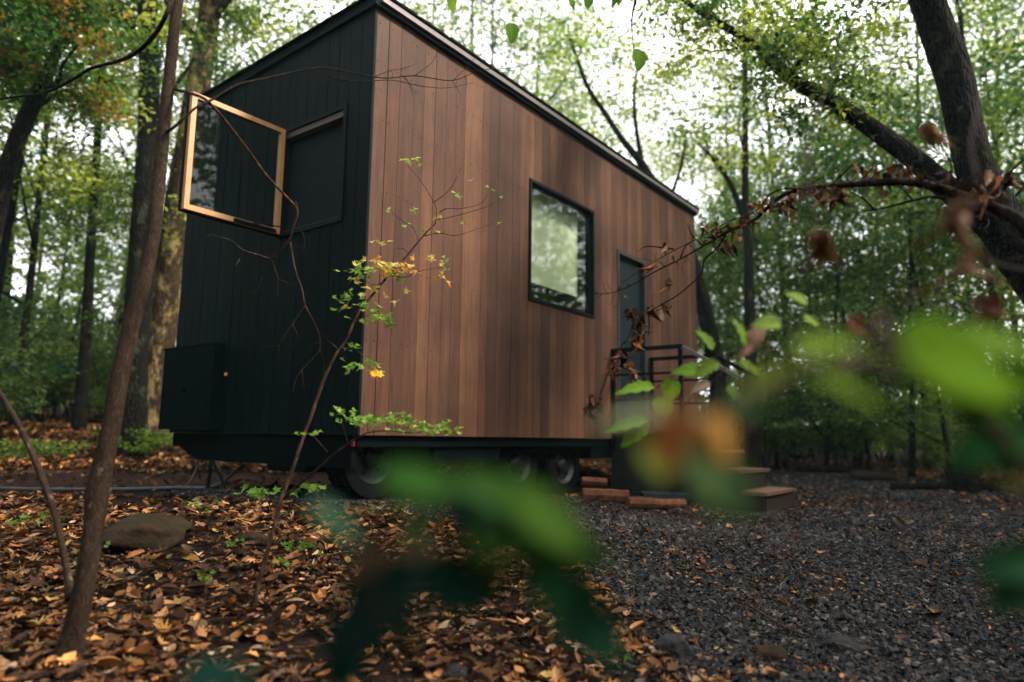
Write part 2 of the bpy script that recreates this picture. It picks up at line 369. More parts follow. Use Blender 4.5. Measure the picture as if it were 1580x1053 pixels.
# ------------------------------------------------------------------ leaf templates
def lobed(nl=5, depth=.5, tip=1.0, fold=.25, curl=.35):
    """maple / oak like fallen leaf: outline fan around a centre, folded and curled"""
    pts = []
    for i in range(nl):
        a = (i / (nl - 1) - .5) * 4.2; L = 1 - .35 * abs(i / (nl - 1) - .5) * 2
        pts.append((math.sin(a) * L * .5, math.cos(a) * L * .5 + .1))
        if i < nl - 1:
            a2 = ((i + .5) / (nl - 1) - .5) * 4.2; pts.append((math.sin(a2) * L * .5 * (1 - depth), math.cos(a2) * L * .5 * (1 - depth) + .1))
    pts.append((0.02, -.45)); pts.append((-0.02, -.45))
    p = np.array(pts); V = np.zeros((len(p) + 1, 3)); V[:-1, :2] = p; V[-1, :2] = (0, .02)
    V[:, 2] = fold * np.abs(V[:, 0]) + curl * (V[:, 1] ** 2 + V[:, 0] ** 2) * 1.0
    n = len(p); F = np.array([[i, (i + 1) % n, n] for i in range(n)])[:, ::-1]
    return V, F
def oval(fold=.3, curl=.4, wd=.5):
    k = 6; ys = np.linspace(-.5, .5, k); wv = wd * .5 * np.sin(np.linspace(.12, .97, k) * np.pi) ** .8; V = []
    for y, w_ in zip(ys, wv):
        for s in (-1, 0, 1): V.append((s * w_, y, fold * abs(s) * w_ + curl * y * y))
    F = []
    for i in range(k - 1):
        for j in range(2): a = i * 3 + j; F.append((a, a + 1, a + 4, a + 3))
    return np.array(V), np.array(F)
diamond = np.array([[0, -.5, 0], [.28, -.05, .06], [0, .5, -.06], [-.28, -.05, .06]]), np.array([[0, 1, 2, 3]])
TL = [lobed(5, .5, 1, .3, .5), lobed(7, .42, 1, -.3, -.5), lobed(5, .6, 1, .5, -.4), lobed(7, .5, 1, .1, .9)]
TO = [oval(.5, .5), oval(.2, -.5, .42), oval(.9, .2, .5)]
PAL = np.array([(.42, .19, .07), (.5, .24, .1), (.33, .13, .045), (.2, .09, .04), (.5, .33, .2), (.14, .065, .035), (.56, .28, .08), (.3, .17, .1), (.58, .42, .27), (.38, .25, .08)])
PW = np.array([.17, .15, .15, .14, .08, .13, .06, .06, .02, .04])
def pal(n, P_=PAL, W_=PW): return P_[rng.choice(len(P_), n, p=W_ / W_.sum())] * .5 * (.1 + 1.1 * rng.random((n, 1)) ** 1.9)
def unrm(n, spread):
    a = rng.normal(0, spread, (n, 3)); a[:, 2] = 1; return a

# fallen leaves -----------------------------------------------------------------
lm = MB()
def litter(u0, u1, v0, v1, dens, size, prob, tl=TL + TO, lift=.03, spread=.45, lit_gain=1.0):
    n = int((u1 - u0) * (v1 - v0) * dens); u = rng.uniform(u0, u1, n); v = rng.uniform(v0, v1, n)
    k = rng.random(n) < prob(u, v); 
    fr = (np.abs(u) < v * .85 + .6); k &= fr; u = u[k]; v = v[k]
    x, y = xy_of(u, v); z = gz_uv(u, v); n = len(u)
    which = rng.integers(0, len(tl), n)
    for i, (tv, tf) in enumerate(tl):
        q = which == i; m_ = q.sum()
        if not m_: continue
        pos = np.stack([x[q], y[q], z[q] + rng.random(m_) ** 2 * lift + .004], 1)
        s = rng.uniform(size[0], size[1], m_)
        sc = np.stack([s * rng.uniform(.75, 1.15, m_), s, s * rng.uniform(.4, 1.6, m_)], 1)
        scatter(lm, tv, tf, pos, unrm(m_, spread), rng.uniform(0, 6.28, m_), sc, pal(m_) * lit_gain)
def p_litter(u, v):
    g, r = masks(u, v); cl = .55 + .45 * np.sin(u * 1.7 + 2) * np.cos(v * 1.4) + .3 * np.sin(u * 4.1 + v * 3)
    under = sst(4.9, 5.5, v) * (1 - sst(6.6, 7, v))
    return np.clip((1 - g) * (1 - r) * np.clip(.35 + .75 * cl, .1, 1) * (1 - .8 * under), 0, 1) + .012
litter(-4, 3.4, 1.9, 4.5, 500, (.012, .03), p_litter, TO + TL[:2], .02, .4)
litter(-4, 3.4, 1.9, 3.6, 950, (.025, .095), p_litter, TL * 2 + TO, .025, .32)
litter(-5, 4.5, 3.6, 6.6, 650, (.03, .11), p_litter, TL * 2 + TO, .025, .32)
def p_gr(u, v):
    g, r = masks(u, v); return g * (.25 + .75 * (np.sin(u * 2.3 + v) * np.cos(v * 1.7 - u) > .1)) + .3 * r
litter(-1, 8, 2.3, 9, 22, (.03, .08), p_gr, lift=.015, spread=.3)
litter(-1, 9, 2.3, 11, 330, (.012, .034), p_gr, TO, .02, .4)
litter(1, 11, 8, 20, 60, (.04, .09), p_gr, TO, .02, .4)
def p_berm(u, v):
    g, r = masks(u, v); return (1 - g) * (1 - r) * np.clip(.75 + .5 * np.sin(u * 1.3) * np.sin(v * 1.1 + 1), .15, 1)
litter(-13, 2, 9.0, 14, 330, (.06, .12), p_berm, TO + TL[:1], .05, .6, 1.7)  # bank leaves brightened: the warm light falling there is put into their colour
litter(-7, 2, 6.4, 9.6, 25, (.05, .1), lambda u, v: masks(u, v)[1], TO)
litter(-22, 24, 12, 24, 45, (.08, .15), p_berm, TO, .05, .5)
lo_ = lm.build('fallen_leaves', M['litter']); tag(lo_, 'brown and orange fallen leaves covering the forest floor', 'fallen leaves', kind='stuff')

# gravel ------------------------------------------------------------------------
gm_ = MB()
sv = np.array([[x, y, z] for z in (-.5, .5) for (x, y) in ((-.5, -.4), (.45, -.5), (.5, .4), (-.4, .5))], float)
sf = np.array([[0, 3, 2, 1], [4, 5, 6, 7], [0, 1, 5, 4], [1, 2, 6, 5], [2, 3, 7, 6], [3, 0, 4, 7]])
def gravel(u0, u1, v0, v1, dens, s0, s1):
    n = int((u1 - u0) * (v1 - v0) * dens); u = rng.uniform(u0, u1, n); v = rng.uniform(v0, v1, n); g, r = masks(u, v)
    k = (rng.random(n) < g) & (np.abs(u) < v * .8 + .4); u = u[k]; v = v[k]; n = len(u); x, y = xy_of(u, v)
    s = s0 + (s1 - s0) * rng.random(n) ** 2.2
    sc = np.stack([s * rng.uniform(.8, 1.4, n), s * rng.uniform(.6, 1, n), s * rng.uniform(.35, .7, n)], 1)
    b = rng.random(n); col = np.where(b[:, None] < .62, np.array([[.0062, .0068, .0078]]), np.where(b[:, None] < .9, np.array([[.0165, .0165, .017]]), np.array([[.055, .044, .035]]))) * rng.uniform(.6, 1.4, (n, 1))
    t_ = sv + rng.normal(0, .1, sv.shape)
    for i in range(4):
        q = slice(i, None, 4); t_ = sv + rng.normal(0, .12, sv.shape)
        scatter(gm_, t_, sf, np.stack([x, y, gz_uv(u, v) + .002], 1)[q], unrm(n, .5)[q], rng.uniform(0, 6.28, n)[q], sc[q], col[q])
gravel(-2.5, 5, 2.2, 5.5, 2600, .012, .034)
gravel(-3, 8, 5.5, 9, 1100, .018, .045)
gravel(1.5, 12, 9, 20, 330, .03, .07)
go_ = gm_.build('gravel', M['gravel']); tag(go_, 'dark grey gravel of the drive', 'gravel', kind='stuff')

# ------------------------------------------------------------------ the cabin
CL, CW, Z0, ZT = 6.53, 2.74, .5, 3.95
def ztop(y): return ZT - .045 * y
cab = thing('cabin_on_wheels', (0, 0, -.04), 'dark brown vertical board tiny cabin on a wheeled trailer', 'cabin')
WX0, WX1, WZ0, WZ1 = 2.148, 3.462, 1.885, 3.178      # side window
DX0, DX1, DZ0, DZ1 = 4.04, 4.82, .62, 2.85           # door
EY0, EY1, EZ0, EZ1 = .285, 1.12, 2.22, 3.18          # end window (with the open sash)
mb = MB(); x = 0.0; nails = MB()
while x < CL - .01:
    wd = min(rnd.choice([.105, .125, .14, .14, .14, .15]), CL - x)
    if CL - x - wd < .05: wd = CL - x
    gp = rnd.choice([.0008, .0008, .001, .002, .003]); x0, x1 = x + gp, x + wd - gp
    base = np.array(rnd.choice([(.062, .0285, .0175), (.05, .0235, .0155), (.07, .034, .0205), (.042, .0205, .0145), (.058, .027, .0165), (.072, .036, .0205), (.041, .0205, .0145), (.053, .0265, .018)])) * rnd.uniform(.93, 1.07)
    spans = [(Z0, ZT)]
    for (a, b, c, d) in ((WX0 - .004, WX1 + .004, WZ0 - .004, WZ1 + .004), (DX0 - .004, DX1 + .004, Z0 - 1, DZ1 + .004)):
        if x1 > a and x0 < b:
            # a board is cut where it meets an opening
            if x0 < a - .02: mb.box((x0, -.02, Z0), (a, 0, ZT), base)
            if x1 > b + .02: mb.box((b, -.02, Z0), (x1, 0, ZT), base)
            xa, xb = max(x0, a), min(x1, b); x0, x1 = xa, xb
            spans = ([(Z0, c)] if c > Z0 else []) + [(d, ZT)]
    th = rnd.uniform(-.0225, -.0185)
    for a, b in spans: mb.box((x0, th, a), (x1, 0, b), base)
    for zn in (.62, 1.22, 1.83, 2.43, 3.03, 3.5, 3.84):
        for xx in (x0 + .03, x1 - .03):
            if any(a < zn < b for a, b in spans) and x1 - x0 > .07 and rnd.random() < .6:
                nails.tube([(xx, th + .004, zn + rnd.uniform(-.012, .012)), (xx, th - .0012, zn)], .0048, 6, (.02, .015, .012), smooth=1)
    x += wd
sw = mb.build('side_cladding', M['plank'], cab); 
nh = sub(nails, 'nail_heads', M['black_metal'], sw); nh['kind'] = 'stuff'
mb = MB(); mb.box((.02, .002, Z0), (WX0, .1, 3.9)); mb.box((WX1, .002, Z0), (DX0, .1, 3.9)); mb.box((DX1, .002, Z0), (CL - .02, .1, 3.9))
mb.box((WX0, .002, Z0), (WX1, .1, WZ0)); mb.box((WX0, .002, WZ1), (WX1, .1, 3.9)); mb.box((DX0, .002, DZ1), (DX1, .1, 3.9))
mb.box((CL - .12, .102, Z0), (CL - .02, CW - .03, 3.8)); mb.box((.12, .102, Z0), (CL - .12, CW - .03, Z0 + .06)); mb.box((.02, CW - .1, Z0 + .07), (CL - .13, CW - .02, 3.8))
mb.box((.02, .102, Z0), (.1, EY0, 3.78)); mb.box((.02, EY1, Z0), (.1, CW - .11, 3.78)); mb.box((.02, EY0, Z0), (.1, EY1, EZ0)); mb.box((.02, EY0, EZ1), (.1, EY1, 3.78))
mb.build('inner_wall', M['interior'], cab)
# end wall: vertical dark stained boards, sloping heads, shadow teal put in the colour
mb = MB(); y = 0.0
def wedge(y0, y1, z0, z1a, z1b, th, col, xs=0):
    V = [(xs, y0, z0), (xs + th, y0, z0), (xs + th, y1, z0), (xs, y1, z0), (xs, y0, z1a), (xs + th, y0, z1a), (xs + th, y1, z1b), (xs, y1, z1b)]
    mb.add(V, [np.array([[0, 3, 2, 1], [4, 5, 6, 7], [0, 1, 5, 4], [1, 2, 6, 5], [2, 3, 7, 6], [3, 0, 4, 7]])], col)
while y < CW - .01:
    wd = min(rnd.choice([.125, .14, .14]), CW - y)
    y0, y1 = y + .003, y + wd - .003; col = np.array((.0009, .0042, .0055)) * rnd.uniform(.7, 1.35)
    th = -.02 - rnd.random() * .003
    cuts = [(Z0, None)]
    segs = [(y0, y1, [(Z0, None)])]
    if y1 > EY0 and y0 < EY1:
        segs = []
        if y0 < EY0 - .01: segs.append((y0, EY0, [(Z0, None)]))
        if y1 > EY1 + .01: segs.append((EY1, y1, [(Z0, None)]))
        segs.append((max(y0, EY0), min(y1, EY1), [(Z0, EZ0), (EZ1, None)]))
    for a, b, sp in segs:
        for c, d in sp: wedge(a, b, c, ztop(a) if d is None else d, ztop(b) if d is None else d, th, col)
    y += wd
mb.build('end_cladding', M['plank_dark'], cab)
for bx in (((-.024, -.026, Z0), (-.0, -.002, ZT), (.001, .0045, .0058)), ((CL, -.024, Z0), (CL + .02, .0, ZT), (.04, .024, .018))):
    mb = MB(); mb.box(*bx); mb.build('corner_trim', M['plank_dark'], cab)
mb = MB()
xx = .0
for k in range(47): mb.box((xx, CW, Z0), (xx + .135, CW + .02, ztop(CW)), np.array((.0009, .0042, .0055)) * rnd.uniform(.7, 1.3)); xx += .139
for k in range(20): mb.box((CL, k * .137, Z0), (CL + .02, k * .137 + .133, ztop(k * .137 + .13)), np.array((.05, .035, .028)) * rnd.uniform(.7, 1.3))
mb.build('rear_cladding', M['plank_dark'], cab)
# roof
def slab(mb, x0, x1, y0, y1, dz0, dz1, col=(1, 1, 1)):
    V = [(x0, y0, ztop(y0) + dz0), (x1, y0, ztop(y0) + dz0), (x1, y1, ztop(y1) + dz0), (x0, y1, ztop(y1) + dz0)]
    V += [(a, b, c + dz1 - dz0) for a, b, c in V]
    mb.add(V, [np.array([[0, 3, 2, 1], [4, 5, 6, 7], [0, 1, 5, 4], [1, 2, 6, 5], [2, 3, 7, 6], [3, 0, 4, 7]])], col)
mb = MB(); slab(mb, -.05, CL + .05, -.06, CW + .06, .0, .035); slab(mb, -.045, CL + .05, -.045, CW + .05, .035, .085)
rf = mb.build('roof', M['black_metal'], cab)
mb = MB(); mb.box((.0, -.085, ZT + .037), (CL + .06, -.047, ZT + .082)); mb.box((-.02, -.052, ZT + .037), (-.002, -.047, ZT + .08)); sub(mb, 'fascia', M['fascia'], rf)
mb = MB(); slab(mb, -.075, CL + .075, -.1, CW + .08, .09, .1)
for k in range(34):   # shingle edges lifting along the drip edge
    xk = k * .195 + rnd.uniform(-.02, .02); mb.box((xk, -.102 + rnd.uniform(-.002, .002), ZT + .1075), (xk + .193, .3, ZT + .1095 + rnd.uniform(0, .003)))
sub(mb, 'drip_edge', M['black_metal'], rf)
# side window
def frame(mb, x0, x1, z0, z1, w, y0, y1, col=(1, 1, 1)):
    mb.box((x0, y0, z0), (x1, y1, z0 + w), col); mb.box((x0, y0, z1 - w), (x1, y1, z1), col)
    mb.box((x0, y0, z0 + w), (x0 + w, y1, z1 - w), col); mb.box((x1 - w, y0, z0 + w), (x1, y1, z1 - w), col)
mb = MB(); frame(mb, WX0, WX1, WZ0, WZ1, .03, -.034, .09); frame(mb, WX0 + .032, WX1 - .032, WZ0 + .032, WZ1 - .032, .016, -.0, .06)
wf = mb.build('side_window_frame', M['frame_black'], cab)
mb = MB(); mb.box((WX0 + .05, .018, WZ0 + .05), (WX1 - .05, .024, WZ1 - .05)); sub(mb, 'glass', M['glass'], wf)
mb = MB()
nb = 26
for i in range(nb): 
    a = WX0 + .07 + (WX1 - WX0 - .17) * i / nb; b = WX0 + .07 + (WX1 - WX0 - .17) * (i + 1) / nb
    yy = .15 + .006 * math.sin(i * .9); y2 = .15 + .006 * math.sin((i + 1) * .9)
    mb.add([(a, yy, WZ0 + .27), (b, y2, WZ0 + .27), (b, y2, WZ1 + .05), (a, yy, WZ1 + .05)], [np.array([[0, 1, 2, 3]])])
mb.box((WX0 + .07, .14, WZ0 + .255), (WX1 - .1, .156, WZ0 + .272))
sub(mb, 'roller_blind', M['blind'], wf)
# door
mb = MB(); mb.box((DX0, -.03, DZ0), (DX0 + .045, .09, DZ1)); mb.box((DX1 - .045, -.03, DZ0), (DX1, .09, DZ1)); mb.box((DX0 + .045, -.03, DZ1 - .045), (DX1 - .045, .09, DZ1)); mb.box((DX0 + .045, -.01, Z0), (DX1 - .045, .09, DZ0 + .03))
df = mb.build('door_frame', m_simple('dark_grey_door_frame', (.016, .019, .021), .6, 0, .1), cab)
mb = MB(); mb.box((DX0 + .048, .03, DZ0 + .035), (DX1 - .048, .075, DZ1 - .048)); mb.box((DX0 + .15, .022, 1.55), (DX1 - .15, .0295, 2.65)); do_ = mb.build('door', M['door'], cab)
mb = MB(); mb.tube([(DX0 + .1, .03, 1.5), (DX0 + .1, -.02, 1.5), (DX0 + .22, -.02, 1.5)], .011, 8, smooth=1); sub(mb, 'handle', M['rim'], do_)
mb = MB(); mb.box((5.2, -.034, 2.12), (5.36, -.024, 2.3)); pq = mb.build('wall_plaque', M['plaque'], cab)
# end window and its open sash
mb = MB()
def framex(mb, y0, y1, z0, z1, w, x0, x1):
    mb.box((x0, y0, z0), (x1, y1, z0 + w)); mb.box((x0, y0, z1 - w), (x1, y1, z1)); mb.box((x0, y0, z0 + w), (x1, y0 + w, z1 - w)); mb.box((x0, y1 - w, z0 + w), (x1, y1, z1 - w))
framex(mb, EY0 - .02, EY1 + .02, EZ0 - .02, EZ1 + .02, .038, -.036, .085)
ef = mb.build('end_window_frame', M['frame_black'], cab)
M['dim'] = m_simple('dim_wood_trim', (.022, .013, .008))
mb = MB(); mb.box((-.02, EY0 + .02, EZ1 - .075), (.06, EY1 - .02, EZ1 - .022)); sub(mb, 'head_trim', M['dim'], ef)
mb = MB(); mb.box((-.012, EY0 + .02, EZ0 + .022), (.06, EY1 - .02, EZ0 + .034)); sub(mb, 'sill', M['dim'], ef)
mb = MB(); mb.box((.045, EY0 + .02, EZ0 + .036), (.05, EY1 - .02, EZ1 - .077)); sub(mb, 'mesh_shade', M['screen'], ef)
HY = EY1 - .01; SX = -.9; SZ0, SZ1 = EZ0 + .0, EZ1 + .0
mb = MB(); w_ = .042
mb.box((SX, HY - .03, SZ0), (SX + w_, HY + .012, SZ1)); mb.box((-.04 - w_, HY - .03, SZ0), (-.04, HY + .012, SZ1))
mb.box((SX + w_, HY - .03, SZ1 - w_), (-.04 - w_, HY + .012, SZ1)); mb.box((SX + w_, HY - .03, SZ0), (-.04 - w_, HY + .012, SZ0 + w_))
ss = mb.build('open_sash', M['sash_wood'], cab)
mb = MB(); mb.box((SX + w_, HY - .012, SZ0 + w_), (-.04 - w_, HY - .006, SZ1 - w_)); sub(mb, 'glass', M['glass_sash'], ss)
mb = MB(); mb.box((SX - .014, HY + .013, SZ0 - .012), (-.03, HY + .034, SZ0 + .02)); mb.box((SX - .014, HY + .013, SZ0 + .021), (SX + .02, HY + .034, SZ1 + .01)); mb.box((SX + .021, HY + .013, SZ1 - .022), (-.03, HY + .034, SZ1 + .01)); sub(mb, 'outer_trim', M['frame_black'], ss)
mb = MB(); mb.box((SX + .42, HY - .052, SZ0 + .006), (-.09, HY - .031, SZ0 + .03)); mb.tube([(-.3, HY - .045, SZ0 + .035), (.01, HY - .2, SZ0 + .03)], .006, 6, smooth=1); sub(mb, 'friction_stay', M['black_metal'], ss)
# chassis, skirt, utility box, lights
mb = MB(); mb.box((.02, .02, .41), (CL - .02, CW - .04, .498)); mb.box((.05, .35, .25), (CL - .3, .45, .408)); mb.box((.05, 2.12, .25), (CL - .3, 2.22, .408))
V = [(.0, .06, .25), (.0, 2.22, .25), (.0, 2.58, .37), (.0, 2.7, .37), (.0, 2.7, .496), (.0, .06, .496)]
V2 = [(.045, b, c) for a, b, c in V]; mb.add(V + V2, [(5, 4, 3, 2, 1, 0), (6, 7, 8, 9, 10, 11)] + [(i, (i + 1) % 6, 6 + (i + 1) % 6, 6 + i) for i in range(6)])
mb.box((-.01, .6, .2), (.25, 1.1, .249)); 
for k in range(8): mb.box((.3 + k * .75, .46, .3), (.36 + k * .75, 2.11, .405))
mb.box((.9, .05, .27), (1.8, .12, .409)); mb.box((1.85, .1, .33), (3.35, .34, .409)); mb.box((3.5, .05, .27), (5.9, .1, .409))
mb.build('chassis', M['chassis'], cab)
mb = MB(); mb.box((-.13, 1.85, .53), (-.026, 2.74, 1.3)); mb.box((-.138, 1.84, 1.302), (-.026, 2.75, 1.315)); mb.box((-.135, 1.9, .6), (-.131, 2.67, 1.25)); mb.tube([(-.136, 2.3, .9), (-.15, 2.3, .9)], .015, 8, smooth=1)
mb.build('utility_box', m_simple('black_box_paint', (.001, .0035, .0045), .8, 0, .03), cab)
mb = MB(); mb.box((-.022, .02, .415), (-.002, .05, .46)); mb.build('red_reflector', M['red'], cab)
mb = MB(); mb.tube([(-.03, 1.78, 1.03), (-.045, 1.78, 1.03)], .016, 10, smooth=1); mb.build('marker_light', M['amber'], cab)
def wheel(x, y, z, r):
    c = np.array([x, y, z]); mb = MB(); prof = [(-.11, .62), (-.11, .93), (-.09, .985), (-.05, 1), (.05, 1), (.09, .985), (.11, .93), (.11, .62)]
    n = 40; th = np.linspace(0, 2 * np.pi, n, endpoint=False); V = []
    for a, q in prof: V.append(np.stack([np.cos(th) * r * q, np.full(n, a), np.sin(th) * r * q], 1) + c)
    V = np.vstack(V); F = []
    for i in range(len(prof)):
        i2 = (i + 1) % len(prof)
        for j in range(n): F.append((i * n + j, i * n + (j + 1) % n, i2 * n + (j + 1) % n, i2 * n + j))
    mb.add(V, F)
    for j in range(n): 
        a = th[j]; M_ = np.eye(4); M_[:3, 0] = (np.cos(a), 0, np.sin(a)); M_[:3, 2] = (-np.sin(a), 0, np.cos(a)); M_[:3, 3] = c
        mb.box((r * .99, -.085, -.016), (r * 1.018, -.01, .012), M=M_); mb.box((r * .99, .01, -.012), (r * 1.018, .085, .016), M=M_)
    wo_ = mb.build('wheel', M['tyre'], cab)
    mb = MB()
    prof = [(-.085, .62), (-.1, .6), (-.06, .5), (-.05, .3), (-.085, .22), (-.1, .12), (-.1, .001)]
    V = np.vstack([np.stack([np.cos(th) * r * q, np.full(n, a), np.sin(th) * r * q], 1) + c for a, q in prof]); F = []
    for i in range(len(prof) - 1):
        for j in range(n): F.append((i * n + j, i * n + (j + 1) % n, (i + 1) * n + (j + 1) % n, (i + 1) * n + j))
    mb.add(V, F)
    for k in range(5):
        a = k * 1.2566 + .4; p = c + np.array([np.cos(a) * r * .36, -.06, np.sin(a) * r * .36]); mb.tube([p, p + (0, -.03, 0)], .014, 6, smooth=1)
    sub(mb, 'rim', M['rim'], wo_, False)
for wx, wy in ((.36, .3), (2.27, .26), (3.12, .26), (2.27, 2.4), (3.12, 2.4)):
    wheel(wx, wy, float(gz(wx, wy)) + .335, .335)
mb = MB()   # stabiliser jack
jx, jy = .0, 1.98; gj = float(gz(jx, jy)) - .01
mb.tube([(jx, jy, .26), (jx - .02, jy, gj + .03)], .018, 8, smooth=1); mb.tube([(jx, jy - .03, .24), (jx - .05, jy - .4, gj)], .014, 8, smooth=1)
mb.build('stabiliser_jack', M['black_metal'], cab)

# hoses: one thing
hs = MB(); pts = [P(-60, 776, 6.3), P(60, 771, 6.3), P(190, 766, 6.35), P(270, 762, 6.4), P(325, 752, 6.5), P(355, 735, 6.55), P(377, 716, 6.6)]
for q in pts[:4]: q[2] = float(gz(q[0], q[1])) + .03
hs.tube(pts, [.016] * 7, 8, smooth=4)
h = hs.build('water_hose', M['hose'], smooth=True); tag(h, 'grey water hose lying along the ground up to the cabin', 'hose')
hs = MB(); hs.tube([P(306, 708, 6.75), P(303, 725, 6.7), P(290, 748, 6.6), G(276, 6.5) + (0, 0, .01), G(200, 6.6) + (0, 0, .01)], [.012] * 5, 8, smooth=4)
h = hs.build('power_cable', M['cable'], smooth=True); tag(h, 'black power cable hanging from under the cabin end to the ground', 'cable')

# ------------------------------------------------------------------ steps and landing
st = thing('entry_steps', (4.4, -1, -.24), 'wooden landing with black railing and three steps at the cabin door', 'steps')
SX0, SX1 = 3.9, 4.9
def planks(y0, y1, z, th=.035, n=2, ov=.03):
    mb = MB(); s = (y1 - y0) / n
    for i in range(n): mb.box((SX0 - ov, y0 + i * s + .003, z - th), (SX1 + ov, y0 + (i + 1) * s - .003, z), np.array((.11, .065, .045)) * rnd.uniform(.85, 1.15), jit=.001)
    return mb
planks(-.95, -.04, .6, n=7).build('landing_deck', M['step_wood'], st)
for yf, z in ((-1.22, .385), (-1.51, .18), (-1.8, -.03)):
    planks(yf - .02, yf + .3, z, n=2).build('tread', M['step_wood'], st)
for yf, z, top in ((-1.21, 0, .345), (-1.5, 0, .14), (-1.785, 0, -.07)):
    mb = MB(); mb.box((SX0 + .03, yf, top - .19), (SX1 - .03, yf + .02, top + .004), (.02, .015, .013)); mb.build('riser', M['step_wood'], st)
for sx in (SX0, SX1 - .04):
    mb = MB(); prof = [(-.0, -.22), (-1.77, -.34), (-1.77, -.068), (-1.482, -.068), (-1.482, .142), (-1.192, .142), (-1.192, .348), (-.93, .348), (-.93, .562), (-.0, .562)]
    V = [(sx, a, b) for a, b in prof] + [(sx + .035, a, b) for a, b in prof]; n = len(prof)
    mb.add(V, [tuple(range(n)), tuple(range(2 * n - 1, n - 1, -1))] + [((i + 1) % n, i, n + i, n + (i + 1) % n) for i in range(n)], (.012, .012, .012))
    mb.build('stringer', M['step_wood'], st)
for sx in (SX0 - .02, SX1 + .02):
    for yy, zt in ((-.05, 1.52), (-.9, 1.52)):
        mb = MB(); mb.box((sx - .02, yy - .02, .38), (sx + .02, yy + .02, zt)); mb.build('post', M['black_metal'], st)
    mb = MB(); mb.bar((sx, .0, 1.545), (sx, -.93, 1.545), .05, .045); mb.build('handrail', M['black_metal'], st)
    mb = MB(); mb.bar((sx, -.93, 1.535), (sx, -1.58, 1.155), .05, .04); mb.build('handrail', M['fascia'] if sx < 4 else M['black_metal'], st)
    mb = MB(); mb.bar((sx, -.075, .95), (sx, -.875, .95), .02, .025); mb.bar((sx, -.075, 1.25), (sx, -.875, 1.25), .02, .025); mb.build('mid_rail', M['black_metal'], st)

# ------------------------------------------------------------------ firewood, slab, stones
def log(a, b, r, label, grp='split firewood lying by the landing'):
    a = np.array(a); b = np.array(b); mb = MB(); n = 7; ang = np.sort(rng.uniform(0, 6.28, 3)); th = np.linspace(0, 2 * np.pi, 10, endpoint=False)
    rr = r * (1 - .45 * np.clip(np.cos(th - rnd.random() * 6), 0, 1)) * (1 + rng.normal(0, .06, 10)); rings = []
    d = (b - a) / np.linalg.norm(b - a); X = np.cross(d, (0, 0, 1)); X /= np.linalg.norm(X); Y = np.cross(X, d)
    for i in range(n):
        q = rr * (1 + rng.normal(0, .04, 10)); c = a + (b - a) * i / (n - 1); rings.append(c + np.outer(np.cos(th) * q, X) + np.outer(np.sin(th) * q, Y))
    V = np.vstack(rings); F = [tuple(range(9, -1, -1)), tuple(range((n - 1) * 10, n * 10))]
    for i in range(n - 1):
        for j in range(10): F.append((i * 10 + j, i * 10 + (j + 1) % 10, i * 10 + 10 + (j + 1) % 10, i * 10 + 10 + j))
    mb.add(V, F); o = mb.build('firewood_log', M['log']); return tag(o, label, 'log', grp)
def onz(q, h): return np.array([q[0], q[1], float(gz(q[0], q[1])) + h])
LV = 7.4
a, b = G(898, LV), G(968, LV); log(onz(a, .07), onz(b, .08), .085, 'thick pale split log, lowest of the firewood by the wheel')
a, b = G(898, LV + .12), G(936, LV + .1); log(onz(a, .2), onz(b, .2), .06, 'short split log resting on top of the thick pale log')
a, b = G(966, LV - .5), G(1012, LV - .35); log(onz(a, .06), onz(b, .06), .06, 'reddish split log with raw end beside the landing')
a, b = G(1012, LV - .3), G(1052, LV - .1); log(onz(a, .05), onz(b, .05), .05, 'small bark covered log furthest toward the steps')
def rock(name, loc, s, mt, label, cat='rock', group=None, seed=0, flat=1.0):
    r_ = np.random.default_rng(seed); n, k = 44, 26; V = []
    ph = np.linspace(0, np.pi, k); th = np.linspace(0, 2 * np.pi, n, endpoint=False); dirs = []
    for p in ph:
        for t_ in th: dirs.append((math.sin(p) * math.cos(t_), math.sin(p) * math.sin(t_), math.cos(p)))
    D = np.array(dirs); pl = r_.normal(0, 1, (13, 3)); pl /= np.linalg.norm(pl, axis=1)[:, None]; off = r_.uniform(.62, 1, 13)
    rr = np.min(np.where(D @ pl.T > .05, off[None] / np.maximum(D @ pl.T, .05), 9), 1); rr = np.minimum(rr, 1.12); q_ = rr * 0
    for _ in range(26):
        kd = r_.normal(0, 1, 3); kd /= np.linalg.norm(kd); fr = r_.uniform(3, 17); q_ += np.sin(D @ kd * fr + r_.uniform(0, 6)) / fr
    rr = rr * (1 + .11 * q_)
    V = D * rr[:, None] * np.array(s) * .5
    a = r_.uniform(0, 6.28); V = V + r_.normal(0, .003, V.shape) * s[0]; V = V @ np.array([[1, 0, 0], [0, 1, 0], [0, 0, 1]])
    F = []
    for i in range(k - 1):
        for j in range(n): F.append((i * n + j, (i + 1) * n + j, (i + 1) * n + (j + 1) % n, i * n + (j + 1) % n))
    # orient with the long axis across the view
    ux = np.array([RH[0], RH[1], 0]); uy = np.array([FH[0], FH[1], 0]); W = V[:, :1] * ux + V[:, 1:2] * uy + V[:, 2:] * np.array([0, 0, 1.]) + np.array(loc)
    mb = MB(); mb.add(W, F); o = mb.build(name, mt, smooth=True); return tag(o, label, cat, group)
q = GP(228, 835); rock('flat_rock', q + (0, 0, .03), (.56, .6, .27), M['rock'], 'large flat brown rock in the leaves near the slim sapling', seed=3)
q = GP(385, 838); rock('stone', q + (0, 0, .0), (.2, .12, .1), M['rock'], 'small brown stone in leaves right of the large flat rock', seed=5)
q = GP(1290, 1000); rock('stone', q + (0, 0, .01), (.26, .16, .1), M['rock_grey'], 'pointed grey stone at the near edge of the gravel', seed=8)
q = GP(1190, 1015); rock('stone', q + (0, 0, .01), (.12, .12, .08), M['rock'], 'brown leaf covered stone left of the pointed grey stone', seed=9)
